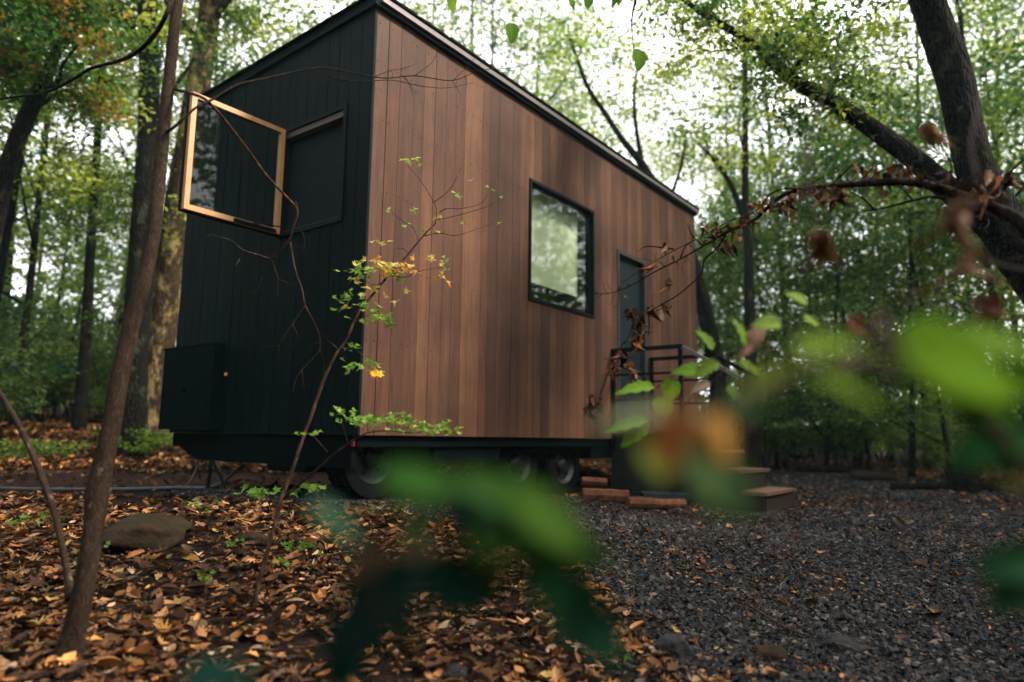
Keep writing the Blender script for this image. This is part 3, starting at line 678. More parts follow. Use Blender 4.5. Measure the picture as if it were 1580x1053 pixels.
q = GP(1045, 1010); rock('stone', q + (0, 0, .01), (.17, .12, .12), M['rock_grey'], 'dark stone between leaf litter and gravel', seed=12)
q = GP(700, 1040); rock('stone', q + (0, 0, .0), (.13, .1, .06), M['rock_grey'], 'dark stone in fallen leaves at the bottom middle', seed=13)
q = GP(1025, 775); mb = MB(); ux = np.array([RH[0], RH[1], 0]); M_ = np.eye(4); M_[:3, 0] = ux; M_[:3, 1] = (FH[0], FH[1], 0); M_[:3, 3] = q
mb.box((-.24, -.12, -.02), (.24, .12, .1), M=M_, jit=.006); o = mb.build('paving_slab', M['slab']); tag(o, 'dark concrete slab on the gravel in front of the firewood', 'slab')
def fallen(px0, px1, v, r, label, name='fallen_log', mt='bark_grey', h0=None):
    a, b = G(px0, v), G(px1, v + rnd.uniform(-.3, .3)); mid = (a + b) / 2 + (0, 0, .05)
    mb = MB(); mb.tube([a + (0, 0, r * .6), mid + (0, 0, r * .4), b + (0, 0, r * .5)], [r, r * .9, r * .7], 10, rough=.08, smooth=5); o = mb.build(name, M[mt], smooth=True); return tag(o, label, 'log')
fallen(1310, 1380, 13.5, .11, 'pale fallen log at the far edge of the gravel', mt='bark_brown')
fallen(1370, 1560, 11.5, .07, 'long dark fallen log along the right edge of the drive', mt='bark_dark')
fallen(1225, 1330, 16.5, .1, 'dark fallen log where the gravel meets the trees')
q = G(1480, 11.2); mb = MB(); mb.tube([q - (0, 0, .1), q + (0, 0, .2), q + (.02, 0, .42)], [.24, .2, .19], 14, rough=.1, smooth=4); o = mb.build('tree_stump', M['bark_dark'], smooth=True); tag(o, 'low dark tree stump at the right edge of the gravel', 'stump')

# ------------------------------------------------------------------ hero leaves
def leafgrid(L, W, bend=.3, fold=.2, ruf=.03, teeth=.04, lobes=0, nx=8, ny=14, kind='hazel'):
    s = np.linspace(-1, 1, nx * 2 + 1); t = np.linspace(0, 1, ny + 1)
    prof = np.sin(np.clip(t, 0, 1) ** .8 * np.pi) ** .62 if kind == 'hazel' else np.sin(t ** .7 * np.pi) ** .9
    if kind == 'hazel': prof = prof * (1 - .25 * t ** 3)
    prof = prof * (1 + teeth * (np.arange(ny + 1) % 2 * 2 - 1)); prof[0] = .02; prof[-1] = .01
    S, T = np.meshgrid(s, t); x = S * prof[:, None] * W / 2; y = T * L + (np.abs(S) * -.06 * L) * np.sin(T * np.pi)
    z = fold * np.abs(x) - bend * L * T * T * .8 + ruf * L * np.sin((T - .35 * np.abs(S)) * 7 * np.pi * 1.0) * np.abs(S)
    V = np.stack([x, y, z], -1).reshape(-1, 3); w_ = nx * 2 + 1
    i = np.arange(ny)[:, None] * w_; j = np.arange(w_ - 1)[None]; F = np.stack([i + j, i + j + 1, i + j + 1 + w_, i + j + w_], -1).reshape(-1, 4)
    ve = np.cos((T - .35 * np.abs(S)) * 7 * np.pi * 2.0); shade = np.where(np.abs(S) < .08, 1.35, 1 + .12 * (ve > .75)).reshape(-1)
    return V, F, shade
def orient(V, base, d, nrm):
    d = np.asarray(d, float); d /= np.linalg.norm(d); n = np.asarray(nrm, float); x = np.cross(d, n); x /= np.linalg.norm(x) + 1e-9; n = np.cross(x, d)
    return V[:, :1] * x + V[:, 1:2] * d + V[:, 2:] * n + np.asarray(base)
VIEWR = RM @ np.array([1, 0, 0]); VIEWU = RM @ np.array([0, 1, 0]); VIEWB = RM @ np.array([0, 0, 1])   # world axes of the picture plane
def leaf_at(mb, px, py, v, L, W, ang, face=.7, col=(.12, .24, .03), **k):
    """leaf whose stalk end is near the sight line (px,py) v metres away; ang = direction the tip points as seen; face = how much of its face is shown"""
    V, F, sh = leafgrid(L, W, **k); a = R_(ang); d = VIEWR * math.cos(a) + VIEWU * math.sin(a) + VIEWB * .15 * rnd.uniform(-1, 1)
    side = -VIEWR * math.sin(a) + VIEWU * math.cos(a)
    if side[2] < 0: side = -side
    n = VIEWB * face + side * math.sqrt(max(0, 1 - face * face))
    c = np.outer(sh, np.array(col)); mb.add(orient(V, P(px, py, v), d, n), [F], c)
def path(pts, smooth=4):
    return np.array([P(*q) for q in pts])
def stem(mb, pts, r0, r1, seg=7, rough=.06, smooth=4, jit=0):
    p = path(pts); 
    if jit: p[1:-1] += rng.normal(0, jit, p[1:-1].shape)
    mb.tube(p, np.linspace(r0, r1, len(p)), seg, rough=rough, smooth=smooth)
def twiglets(mb, p, n, L, r, spread=1.0, up=0.0, depth=1):
    """small side twigs along polyline p"""
    for _ in range(n):
        i = rnd.randint(0, len(p) - 2); t = rnd.random(); b = p[i] * (1 - t) + p[i + 1] * t; d = (p[i + 1] - p[i]); d /= np.linalg.norm(d)
        o = rng.normal(0, 1, 3); o -= d * (o @ d); o /= np.linalg.norm(o); q = d * rnd.uniform(.2, .9) + o * spread + np.array([0, 0, up]); q /= np.linalg.norm(q); l = L * rnd.uniform(.4, 1.2)
        k = [b, b + q * l * .4 + rng.normal(0, l * .06, 3), b + q * l * .75 + rng.normal(0, l * .1, 3), b + q * l + rng.normal(0, l * .15, 3)]
        mb.tube(k, [r, r * .8, r * .6, r * .35], 5, smooth=2)
        if depth > 1: twiglets(mb, np.array(k), 2, L * .5, r * .6, spread, up, depth - 1)

# maple leaf clump (small serrated, lobed leaves)
def maple(mb, c, R0, n, size, cols, flat=.35, droop=.2):
    pos = np.asarray(c) + rng.normal(0, 1, (n, 3)) * np.array([R0, R0, R0 * flat])
    nr = rng.normal(0, .45, (n, 3)); nr[:, 2] += 1; nr += np.outer(rng.uniform(0, .9, n), VIEWB)
    cols = np.array(cols); col = cols[rng.integers(0, len(cols), n)] * rng.uniform(.75, 1.2, (n, 1)); s = rng.uniform(.7, 1.2, n) * size
    for i in range(4):
        q = slice(i, None, 4); tv, tf = MAP[i]; scatter(mb, tv, tf, pos[q], nr[q], rng.uniform(0, 6.28, n)[q], s[q], col[q])
def mapleleaf(curl):
    tips = [(-1.95, .34), (-1.55, .2), (-1.1, .5), (-.75, .24), (-.55, .36), (-.33, .27), (0, .62), (.33, .27), (.55, .36), (.75, .24), (1.1, .5), (1.55, .2), (1.95, .34)]
    p = [(math.sin(a) * r, math.cos(a) * r) for a, r in tips] + [(0.03, -.1), (-.03, -.1)]
    V = np.zeros((len(p) + 1, 3)); V[:-1, :2] = p; V[:, 2] = .3 * np.abs(V[:, 0]) + curl * (V[:, 1] ** 2); n = len(p)
    return V, np.array([[(i + 1) % n, i, n] for i in range(n)])
MAP = [mapleleaf(-.6), mapleleaf(-.2), mapleleaf(-.9), mapleleaf(.3)]
GREEN = [(.12, .24, .04), (.16, .3, .05), (.09, .19, .04), (.22, .34, .07)]; YEL = [(.55, .38, .1), (.62, .45, .16), (.6, .3, .06), (.5, .45, .12)]; PALE = [(.28, .42, .1), (.22, .36, .08), (.34, .46, .16)]
GREEN, YEL, PALE = [[tuple(.66 * c for c in q) for q in L] for L in (GREEN, YEL, PALE)]

# ------------------------------------------------------------------ slim sapling at the left with its dead branches
base = GP(104, 1012); vb = uv_of(base[0], base[1])[1]
sap = thing('sapling', base, 'slim brown sapling leaning right in front of the cabin end', 'tree')
tr = [(104, 1030, vb), (112, 985, vb), (128, 915, vb), (144, 815, vb + .02), (151, 760, vb + .03), (162, 705, vb + .04), (175, 640, vb + .05), (186, 575, vb + .06), (205, 490, vb + .08), (222, 430, vb + .1), (236, 365, vb + .12), (243, 300, vb + .14), (252, 205, vb + .18), (262, 110, vb + .2), (272, 20, vb + .22), (285, -90, vb + .25), (300, -260, vb + .3)]
rad = [.06, .045, .038, .036, .043, .037, .035, .034, .031, .032, .028, .027, .027, .025, .024, .022, .02]
mb = MB(); mb.tube([P(*q) for q in tr], rad, 14, rough=.05, smooth=5); mb.build('trunk', M['bark_brown'], sap, smooth=True)
mb = MB(); mb.tube([P(108, 925, vb + .05), P(104, 885, vb + .1), P(86, 800, vb + .15), P(62, 730, vb + .2), P(35, 668, vb + .25), P(0, 608, vb + .3), P(-60, 520, vb + .4)], [.018, .014, .013, .013, .012, .012, .01], 9, rough=.06, smooth=5); mb.build('side_stem', M['bark_brown'], sap, smooth=True)
mb = MB()   # dead branch over the open window, forking downwards
A = [(268, 138, vb + .2), (300, 146, 2.85), (322, 158, 2.95), (350, 190, 3.1), (385, 235, 3.25), (410, 270, 3.35), (440, 302, 3.5), (452, 314, 3.52), (458, 322, 3.53)]
stem(mb, A, .0075, .005, 7)
B = [(456, 312, 3.53), (459, 330, 3.54), (452, 352, 3.55), (447, 372, 3.56)]
stem(mb, B, .006, .0045)
C1 = [(447, 370, 3.56), (432, 388, 3.57), (419, 399, 3.58), (400, 394, 3.6), (375, 386, 3.62), (358, 372, 3.63), (340, 366, 3.64), (322, 361, 3.64)]; stem(mb, C1, .0045, .0018)
stem(mb, [(419, 399, 3.58), (424, 415, 3.58), (429, 430, 3.58), (428, 450, 3.58), (430, 462, 3.58)], .003, .0012)
stem(mb, [(429, 430, 3.58), (442, 436, 3.58), (460, 442, 3.58)], .002, .0009); stem(mb, [(429, 452, 3.58), (421, 458, 3.58)], .002, .0009)
D1 = [(448, 374, 3.56), (452, 400, 3.56), (458, 425, 3.56), (466, 447, 3.56), (471, 472, 3.56), (483, 495, 3.56), (493, 518, 3.56), (493, 540, 3.55), (480, 556, 3.55), (462, 575, 3.55), (455, 590, 3.55), (452, 604, 3.55)]; stem(mb, D1, .005, .0016)
stem(mb, [(471, 472, 3.56), (455, 495, 3.56), (438, 520, 3.56), (431, 532, 3.56), (431, 552, 3.56)], .0035, .0012); stem(mb, [(451, 500, 3.56), (460, 520, 3.56), (454, 533, 3.56)], .002, .001); stem(mb, [(431, 533, 3.56), (415, 535, 3.56), (400, 534, 3.56)], .0016, .0008)
stem(mb, [(494, 540, 3.55), (500, 558, 3.55), (499, 575, 3.55), (496, 590, 3.55)], .0025, .001); stem(mb, [(466, 572, 3.55), (468, 590, 3.55), (470, 602, 3.55)], .002, .001)
stem(mb, [(430, 535, 3.56), (370, 398, 3.6)][:1] * 2 + [(431, 560, 3.56)], .0015, .001)
stem(mb, [(370, 400, 3.61), (362, 410, 3.6), (346, 415, 3.6), (341, 424, 3.6)], .0025, .001); stem(mb, [(404, 430, 3.58), (396, 446, 3.58), (384, 454, 3.58)], .002, .001)
stem(mb, [(462, 352, 3.54), (470, 368, 3.54), (469, 384, 3.54)], .002, .001)
twiglets(mb, path(A), 5, .08, .0016); twiglets(mb, path(D1), 5, .09, .0014); twiglets(mb, path(C1), 4, .06, .0012)
mb.build('dead_branch', M['bark_twig'], sap, smooth=True)
mb = MB()   # long thin branch across the gable
A2 = [(252, 208, vb + .18), (275, 190, 2.8), (300, 170, 2.85), (330, 155, 2.95), (365, 135, 3.05), (410, 120, 3.2), (450, 112, 3.3), (500, 107, 3.4), (540, 111, 3.5), (590, 122, 3.6), (640, 116, 3.7), (700, 125, 3.8), (740, 110, 3.9), (790, 105, 4.0), (835, 96, 4.1)]
stem(mb, A2, .0065, .0016, jit=.006)
stem(mb, [(498, 108, 3.4), (520, 122, 3.45), (560, 126, 3.5), (605, 124, 3.6), (650, 133, 3.7), (690, 136, 3.8), (730, 128, 3.9)], .0035, .001)
stem(mb, [(575, 120, 3.6), (600, 110, 3.65), (625, 105, 3.7), (643, 98, 3.75)], .0022, .0009); stem(mb, [(700, 124, 3.8), (716, 108, 3.85), (740, 85, 3.9), (757, 78, 3.95)], .002, .0009)
stem(mb, [(640, 117, 3.7), (668, 95, 3.75), (677, 72, 3.78), (690, 55, 3.8)], .0018, .0008)
twiglets(mb, path(A2)[5:], 16, .12, .0014, depth=2); mb.build('dead_branch', M['bark_black'], sap, smooth=True)
mb = MB()   # upper branch leaving the frame to the left
A3 = [(262, 60, vb + .2), (250, 78, 2.9), (225, 62, 3.0), (190, 90, 3.1), (150, 104, 3.3), (100, 125, 3.5), (70, 145, 3.7), (20, 175, 4.0)]
stem(mb, [(268, -10, vb + .2), (258, 20, 2.75), (238, 55, 2.85), (205, 85, 3.0), (170, 98, 3.15), (140, 106, 3.25), (110, 124, 3.4), (70, 143, 3.6), (20, 150, 3.9), (-40, 160, 4.2)], .011, .006); twiglets(mb, path(A3), 12, .22, .002, depth=2)
mb.build('branch', M['bark_black'], sap, smooth=True)

# ------------------------------------------------------------------ young maple in front of the cabin corner
b0 = GP(392, 938); v0 = uv_of(b0[0], b0[1])[1]
ms = thing('young_maple', b0, 'thin young maple with green and yellow leaves before the cabin corner', 'tree')
S1 = [(388, 948, v0), (398, 905, v0), (408, 868, v0 + .02), (425, 805, v0 + .05), (436, 765, v0 + .08), (450, 728, v0 + .1), (466, 680, v0 + .13), (481, 640, v0 + .16), (500, 585, v0 + .2), (518, 548, v0 + .23), (535, 525, v0 + .25), (545, 500, v0 + .28), (556, 478, v0 + .3), (575, 455, v0 + .33), (600, 425, v0 + .37), (630, 392, v0 + .4), (655, 362, v0 + .43), (672, 345, v0 + .45)]
mb = MB(); stem(mb, S1, .0115, .0042, 9, smooth=5); 
sp = path(S1)
for w_ in ([(672, 345, v0 + .45), (674, 325, v0 + .45), (668, 310, v0 + .46), (655, 288, v0 + .48), (640, 268, v0 + .5), (628, 255, v0 + .5)],
           [(670, 312, v0 + .46), (690, 297, v0 + .46), (703, 278, v0 + .46), (712, 258, v0 + .46)],
           [(674, 340, v0 + .45), (700, 334, v0 + .48), (730, 326, v0 + .5), (760, 315, v0 + .52), (784, 297, v0 + .55)],
           [(678, 328, v0 + .45), (690, 322, v0 + .46), (712, 322, v0 + .48), (742, 314, v0 + .5), (755, 295, v0 + .5)],
           [(655, 364, v0 + .43), (680, 360, v0 + .45), (702, 364, v0 + .46), (730, 356, v0 + .5), (762, 344, v0 + .52)],
           [(645, 372, v0 + .42), (638, 352, v0 + .42), (622, 342, v0 + .42), (600, 325, v0 + .42)], [(630, 392, v0 + .4), (622, 384, v0 + .4), (612, 384, v0 + .4)],
           [(600, 425, v0 + .37), (625, 428, v0 + .37), (650, 418, v0 + .37), (690, 412, v0 + .37)], [(590, 437, v0 + .36), (575, 440, v0 + .35), (560, 430, v0 + .34)],
           [(545, 500, v0 + .28), (560, 490, v0 + .27), (585, 480, v0 + .25)], [(535, 527, v0 + .25), (560, 548, v0 + .25), (585, 560, v0 + .25)], [(524, 541, v0 + .24), (512, 530, v0 + .24), (500, 520, v0 + .24)]):
    stem(mb, w_, .0028, .001, 6)
mb.build('stem', M['bark_twig'], ms, smooth=True)
mb = MB(); S2 = [(434, 772, v0 + .08), (465, 745, v0 + .05), (492, 722, v0), (520, 698, v0 - .05), (545, 680, v0 - .08), (568, 668, v0 - .1), (600, 665, v0 - .12), (640, 668, v0 - .14), (668, 662, v0 - .15)]
stem(mb, S2, .006, .0015, 7); stem(mb, [(505, 698, v0), (490, 680, v0), (478, 668, v0)], .002, .001); stem(mb, [(568, 668, v0 - .1), (566, 650, v0 - .1), (560, 645, v0 - .1)], .002, .001); stem(mb, [(537, 683, v0 - .05), (530, 660, v0 - .05), (527, 650, v0 - .05)], .002, .001)
mb.build('low_branch', M['bark_twig'], ms, smooth=True)
mb = MB()
def mc(px, py, dv, R0, n, s, cols): maple(mb, P(px, py, v0 + dv), R0, n, s, cols)
for px, py, n in ((630, 250, 4), (640, 245, 3), (648, 256, 2), (620, 247, 2), (727, 278, 1), (750, 289, 1), (762, 293, 1), (770, 306, 1), (707, 302, 2), (698, 296, 1), (635, 325, 2), (641, 322, 1), (626, 349, 2), (630, 346, 1), (600, 327, 2), (655, 355, 3), (678, 359, 1), (709, 347, 1), (770, 344, 1), (605, 325, 1)):
    mc(px, py, .46, .01, n, .045, PALE)
mc(675, 336, .45, .012, 6, .055, YEL); mc(590, 375, .38, .025, 6, .05, YEL + GREEN)
mc(583, 412, .33, .06, 26, .06, YEL + GREEN[:1]); mc(605, 418, .35, .06, 22, .065, YEL + PALE[:1]); mc(560, 418, .31, .05, 20, .055, GREEN + PALE); mc(548, 430, .3, .02, 6, .05, GREEN + YEL)
mc(590, 452, .33, .05, 12, .06, YEL); mc(625, 415, .37, .04, 12, .055, YEL); mc(668, 400, .4, .022, 6, .055, YEL); mc(684, 400, .4, .02, 4, .04, PALE); mc(680, 428, .4, .03, 5, .05, YEL); mc(692, 416, .4, .01, 2, .045, PALE)
mc(535, 458, .28, .04, 10, .05, GREEN); mc(545, 472, .27, .05, 18, .055, GREEN + PALE); mc(570, 485, .26, .055, 18, .055, GREEN + PALE); mc(532, 473, .28, .012, 3, .05, YEL); mc(590, 492, .26, .03, 7, .05, GREEN)
mc(605, 500, .26, .02, 5, .05, GREEN[:1]); mc(545, 535, .25, .03, 8, .05, GREEN); mc(560, 560, .25, .05, 14, .05, GREEN); mc(575, 562, .25, .03, 7, .05, YEL + GREEN); mc(583, 578, .25, .014, 5, .07, [(.75, .42, .05)]); mc(545, 568, .25, .03, 6, .05, GREEN)
for px, n in ((525, 14), (545, 22), (560, 26), (580, 24), (600, 22), (620, 20), (640, 20), (660, 16), (682, 14), (695, 12)):
    mc(px, 640 + (px - 525) * .09 + rnd.uniform(-6, 6) + (12 if px > 640 else 0), -.08 - (px - 520) * .0006, .035, int(n * .9), .04, GREEN + PALE[:2])
mc(478, 668, 0, .03, 8, .045, GREEN); mc(630, 655, -.12, .03, 6, .05, YEL + GREEN); mc(610, 664, -.12, .02, 5, .045, PALE)
mb.build('foliage', M['hero'], ms)

# ------------------------------------------------------------------ dead branch with curled brown leaves (rooted off to the right)
vr = 2.3
db = thing('dead_shrub', G(1790, vr), 'dead arching branch with curled brown leaves over the drive', 'shrub')
K1 = [(1795, 1010, vr), (1740, 700, vr), (1660, 450, vr + .05), (1580, 348, vr + .1), (1525, 318, vr + .2), (1440, 288, vr + .3), (1390, 281, vr + .35), (1330, 284, vr + .45), (1280, 288, vr + .55), (1235, 293, vr + .6), (1205, 303, vr + .65), (1180, 325, vr + .7), (1160, 342, vr + .75), (1120, 360, vr + .8), (1085, 380, vr + .9), (1050, 400, vr + 1.0), (1010, 420, vr + 1.1), (975, 440, vr + 1.15), (945, 452, vr + 1.2), (918, 454, vr + 1.25)]
K1[0] = (1795, 985, vr)
mb = MB(); r_k = [.03, .028, .025, .022, .02, .018, .016, .014, .0125, .011, .0095, .0075, .0065, .0055, .0045, .0035, .003, .0025, .002, .0012]
mb.tube(path(K1), r_k, 9, rough=.08, smooth=4); kp = path(K1)
KS = [[(1235, 293, vr + .6), (1212, 290, vr + .6), (1190, 300, vr + .62), (1165, 325, vr + .7), (1130, 340, vr + .8), (1080, 365, vr + .9), (1040, 385, vr + 1), (1000, 405, vr + 1.05), (960, 437, vr + 1.1)],
      [(1120, 362, vr + .8), (1105, 385, vr + .85), (1090, 400, vr + .9), (1080, 425, vr + .95), (1050, 455, vr + 1), (1020, 470, vr + 1.05), (1000, 480, vr + 1.1), (980, 500, vr + 1.1), (970, 520, vr + 1.1), (950, 545, vr + 1.12), (925, 610, vr + 1.15)],
      [(1085, 380, vr + .9), (1066, 362, vr + .9), (1064, 345, vr + .9)], [(1050, 398, vr + 1), (1055, 380, vr + 1), (1068, 372, vr + 1), (1060, 345, vr + 1)], [(1000, 480, vr + 1.1), (1002, 500, vr + 1.1), (1000, 520, vr + 1.1)], [(1525, 318, vr + .2), (1480, 300, vr + .25), (1440, 275, vr + .35), (1400, 262, vr + .45)],
      [(1440, 288, vr + .3), (1465, 262, vr + .25), (1450, 225, vr + .2), (1432, 205, vr + .2)], [(1330, 284, vr + .45), (1370, 262, vr + .4), (1420, 250, vr + .3), (1500, 252, vr + .2), (1560, 262, vr + .1)], [(1660, 450, vr), (1600, 400, vr), (1545, 350, vr + .05), (1510, 312, vr + .1)],
      [(1280, 288, vr + .55), (1320, 250, vr + .5), (1345, 235, vr + .5)], [(1240, 292, vr + .6), (1265, 272, vr + .6), (1300, 262, vr + .6)], [(1040, 385, vr + 1), (1000, 380, vr + 1.05), (985, 388, vr + 1.05)], [(1185, 318, vr + .7), (1215, 318, vr + .7), (1240, 305, vr + .7)]]
for k in KS: stem(mb, k, .0045, .0012, 6, jit=.004)
twiglets(mb, kp[8:], 26, .12, .0013, depth=2); twiglets(mb, kp[3:9], 10, .15, .0018, depth=2)
mb.build('stem', M['bark_black'], db, smooth=True)
def curled(mb, p, L, col, hang=1.3, wd=.4):
    V, F, sh = leafgrid(L, L * wd, bend=rnd.uniform(.5, 1.4), fold=rnd.uniform(.9, 1.9), ruf=.07, teeth=.06, nx=3, ny=8, kind='oak')
    d = np.array([rnd.uniform(-.6, .6), rnd.uniform(-.6, .6), -hang * rnd.uniform(.5, 1.2)]); n = rng.normal(0, 1, 3)
    mb.add(orient(V, p, d, n), [F], np.outer(sh * rng.uniform(.6, 1.2, len(sh)), np.array(col)))
DRY = [(.035, .014, .008), (.05, .02, .01), (.02, .009, .006), (.08, .034, .014), (.045, .024, .014), (.012, .007, .006)]
mb = MB()
for px, py, n, s, sp_, dv in ((1105, 360, 9, .035, .02, .85), (1095, 350, 6, .032, .02, .85), (1130, 355, 8, .03, .02, .8), (1150, 345, 6, .03, .015, .75), (1120, 375, 7, .035, .015, .8), (1165, 320, 6, .03, .02, .7), (1190, 312, 6, .03, .015, .65), (1215, 310, 5, .04, .015, .62), (1225, 300, 3, .04, .01, .6), (1260, 290, 4, .05, .015, .57), (1290, 295, 7, .055, .015, .52), (1235, 288, 4, .04, .012, .6), (1340, 270, 5, .04, .015, .45), (1365, 268, 7, .045, .02, .42), (1395, 262, 6, .045, .02, .4), (1325, 258, 2, .045, .01, .5), (1420, 270, 3, .05, .01, .3), (1460, 265, 2, .05, .01, .25), (1500, 290, 5, .06, .03, .2), (1515, 300, 4, .05, .03, .2), (1540, 270, 4, .06, .02, .1),
                         (1028, 375, 1, .04, .003, 1.0), (1005, 408, 2, .045, .008, 1.05), (955, 443, 1, .04, .003, 1.1), (968, 437, 1, .03, .003, 1.1), (965, 455, 1, .04, .003, 1.1), (1030, 430, 2, .06, .005, 1.0), (1040, 393, 1, .03, .004, 1.0), (1006, 475, 3, .06, .01, 1.05), (1028, 468, 2, .04, .006, 1.05), (972, 480, 4, .05, .012, 1.1), (985, 495, 3, .06, .01, 1.1), (985, 515, 3, .07, .008, 1.1), (958, 545, 3, .07, .01, 1.1), (970, 560, 2, .06, .01, 1.1), (978, 575, 2, .05, .01, 1.1), (950, 565, 2, .06, .008, 1.1), (925, 618, 3, .05, .008, 1.15), (908, 628, 3, .055, .008, 1.15), (915, 615, 2, .05, .01, 1.15), (1150, 335, 2, .03, .01, .75)):
    for _ in range(int(n * 2.2)):
        q = P(px, py, vr + dv) + rng.normal(0, sp_ * 1.15, 3); curled(mb, q, s * rnd.uniform(.75, 1.5), rnd.choice(DRY if rnd.random() < .75 else [(.16, .065, .022), (.2, .06, .015), (.13, .07, .035)]))
mb.build('dry_foliage', M['dry'], db)

# near hanging brown leaf clusters, well inside the blur
hb = thing('withered_twig', G(1800, 1.6), 'twigs with big withered brown leaves hanging before the right hand tree', 'twig')
mb = MB()
Ks = [[(1800, 1180, 1.6), (1740, 700, 1.55), (1640, 420, 1.5), (1500, 408, 1.5), (1400, 405, 1.5), (1345, 405, 1.5), (1320, 380, 1.5)], [(1740, 560, 1.55), (1600, 470, 1.5), (1520, 463, 1.45), (1480, 472, 1.45), (1430, 462, 1.45), (1400, 475, 1.4), (1355, 495, 1.4), (1320, 505, 1.4), (1270, 512, 1.45), (1240, 500, 1.5)], [(1400, 473, 1.4), (1385, 452, 1.4), (1350, 420, 1.4), (1325, 390, 1.4)], [(1350, 500, 1.35), (1300, 530, 1.3), (1270, 545, 1.3)], [(1360, 488, 1.3), (1372, 510, 1.1), (1385, 535, .95), (1400, 560, .9)], [(1600, 420, 1.5), (1520, 400, 1.2), (1500, 390, 1.1), (1512, 440, 1.1), (1515, 470, 1.1)], [(1512, 312, 1.1), (1480, 330, 1.0), (1470, 345, 1.0)], [(1275, 340, 1.05), (1262, 345, 1.05), (1262, 365, 1.05)], [(1512, 312, 1.0), (1500, 270, 1.0), (1502, 190, 1.2), (1560, 60, 1.6), (1700, -150, 2.5)], [(1262, 345, 1.05), (1255, 300, 1.1), (1262, 180, 1.4), (1330, 40, 1.8), (1480, -150, 2.6), (1700, -150, 2.5), (1800, 1180, 1.6)]]
for k in Ks: stem(mb, k, .0026, .0012, 7, jit=.003)
mb.build('stem', M['bark_black'], hb, smooth=True)
mb = MB()
for px, py, v, L, n, col in ((1258, 355, 1.05, .07, 3, (.2, .085, .04)), (1272, 358, 1.05, .065, 2, (.24, .1, .04)), (1485, 305, 1.0, .075, 3, (.3, .15, .07)), (1475, 312, 1.0, .08, 1, (.26, .14, .07)), (1500, 388, 1.1, .08, 2, (.26, .13, .06)), (1520, 455, 1.2, .06, 6, (.2, .08, .04)), (1320, 488, 1.4, .05, 4, (.22, .07, .03)), (1150, 520, 1.4, .05, 3, (.5, .25, .15)), (1440, 190, 1.6, .07, 3, (.3, .16, .08))):
    for _ in range(n): curled(mb, P(px + rnd.uniform(-8, 8), py, v), L * rnd.uniform(.8, 1.15), tuple(c * .3 for c in col), 5, .4)
mb.build('dry_foliage', M['dry'], hb)

# ------------------------------------------------------------------ near hazel bushes, out of focus
hz = thing('hazel_bush', G(1700, .95), 'out of focus hazel branch with broad green leaves crossing the steps', 'shrub')
mb = MB(); BR = (.16, .1, .06)
for k, a, b in (([(1720, 1500, .8), (1640, 900, .62), (1560, 700, .6), (1500, 640, .56), (1440, 590, .52), (1385, 545, .5), (1360, 500, .5)], .006, .003), ([(1560, 700, .6), (1480, 630, .58), (1380, 545, .54), (1290, 570, .52), (1200, 590, .5), (1140, 615, .48), (1080, 640, .47)], .004, .002), ([(1440, 590, .9), (1300, 560, 1.6), (1200, 545, 2.1), (1130, 545, 2.3), (1080, 560, 2.4), (1040, 580, 2.5), (1000, 600, 2.6), (935, 575, 2.7)], .004, .002), ([(1130, 545, 2.3), (1110, 580, 2.3), (1080, 600, 2.3), (1040, 640, 2.4), (1000, 652, 2.5)], .002, .001), ([(1200, 545, 2.1), (1170, 520, 2.2), (1150, 505, 2.3)], .002, .001), ([(1300, 560, 1.6), (1240, 525, 1.7), (1205, 500, 1.8), (1190, 495, 1.8)], .002, .001), ([(1385, 545, .5), (1372, 520, .55), (1355, 488, .62)], .004, .0035)):
    stem(mb, k, a, b, 7)
mb.build('stem', M['bark_twig'], hz, smooth=True)
def hleaf(parent, *a, **k):
    mb = MB(); k['col'] = tuple(a_ * c for a_, c in zip((.31, .32, .32), k['col'])); leaf_at(mb, *a, **k); mb.build('leaf', M['hero'], parent, smooth=True)
YG = (.22, .36, .04); MG = (.12, .25, .04); DG = (.03, .09, .04); OR = (.62, .22, .07); WH = (.55, .52, .4); YO = (.7, .38, .1)
for a in ((1385, 550, .5, .125, .075, -4, .8, (.17, .36, .01)), (1400, 572, .52, .11, .065, -10, .7, (.12, .3, .01)), (1560, 590, .55, .08, .06, 0, .7, (.07, .22, .01)), (1480, 530, .55, .07, .045, 3, .6, (.2, .38, .04)), (1372, 520, .5, .03, .02, -65, .8, (.5, .36, .24)), (1238, 572, .5, .068, .03, -14, .5, YG), (1225, 545, .5, .055, .03, 18, .5, YG), (1240, 572, .52, .06, .03, 193, .5, (.24, .34, .05)), (1250, 560, .52, .016, .016, 90, .8, WH), (1215, 585, .52, .06, .014, 214, .5, (.4, .32, .18)),
          (1072, 640, .47, .042, .038, -132, .8, OR), (1060, 655, .47, .035, .03, -110, .7, (.6, .28, .1)), (1098, 635, .47, .05, .026, -64, .7, YO), (1075, 632, .47, .018, .02, -100, .9, (.75, .62, .52)), (1050, 636, .48, .065, .016, 178, .6, (.4, .42, .27)),
          (1055, 690, .46, .06, .05, -40, .7, (.09, .17, .06)), (1090, 680, .47, .06, .045, -75, .7, (.13, .16, .07)), (1120, 720, .48, .045, .04, -60, .7, (.05, .1, .045)), (1118, 630, .5, .035, .028, 15, .6, (.05, .14, .05)), (1020, 680, .5, .03, .035, -100, .7, (.2, .26, .1))):
    hleaf(hz, *a[:6], face=a[6], col=a[7])
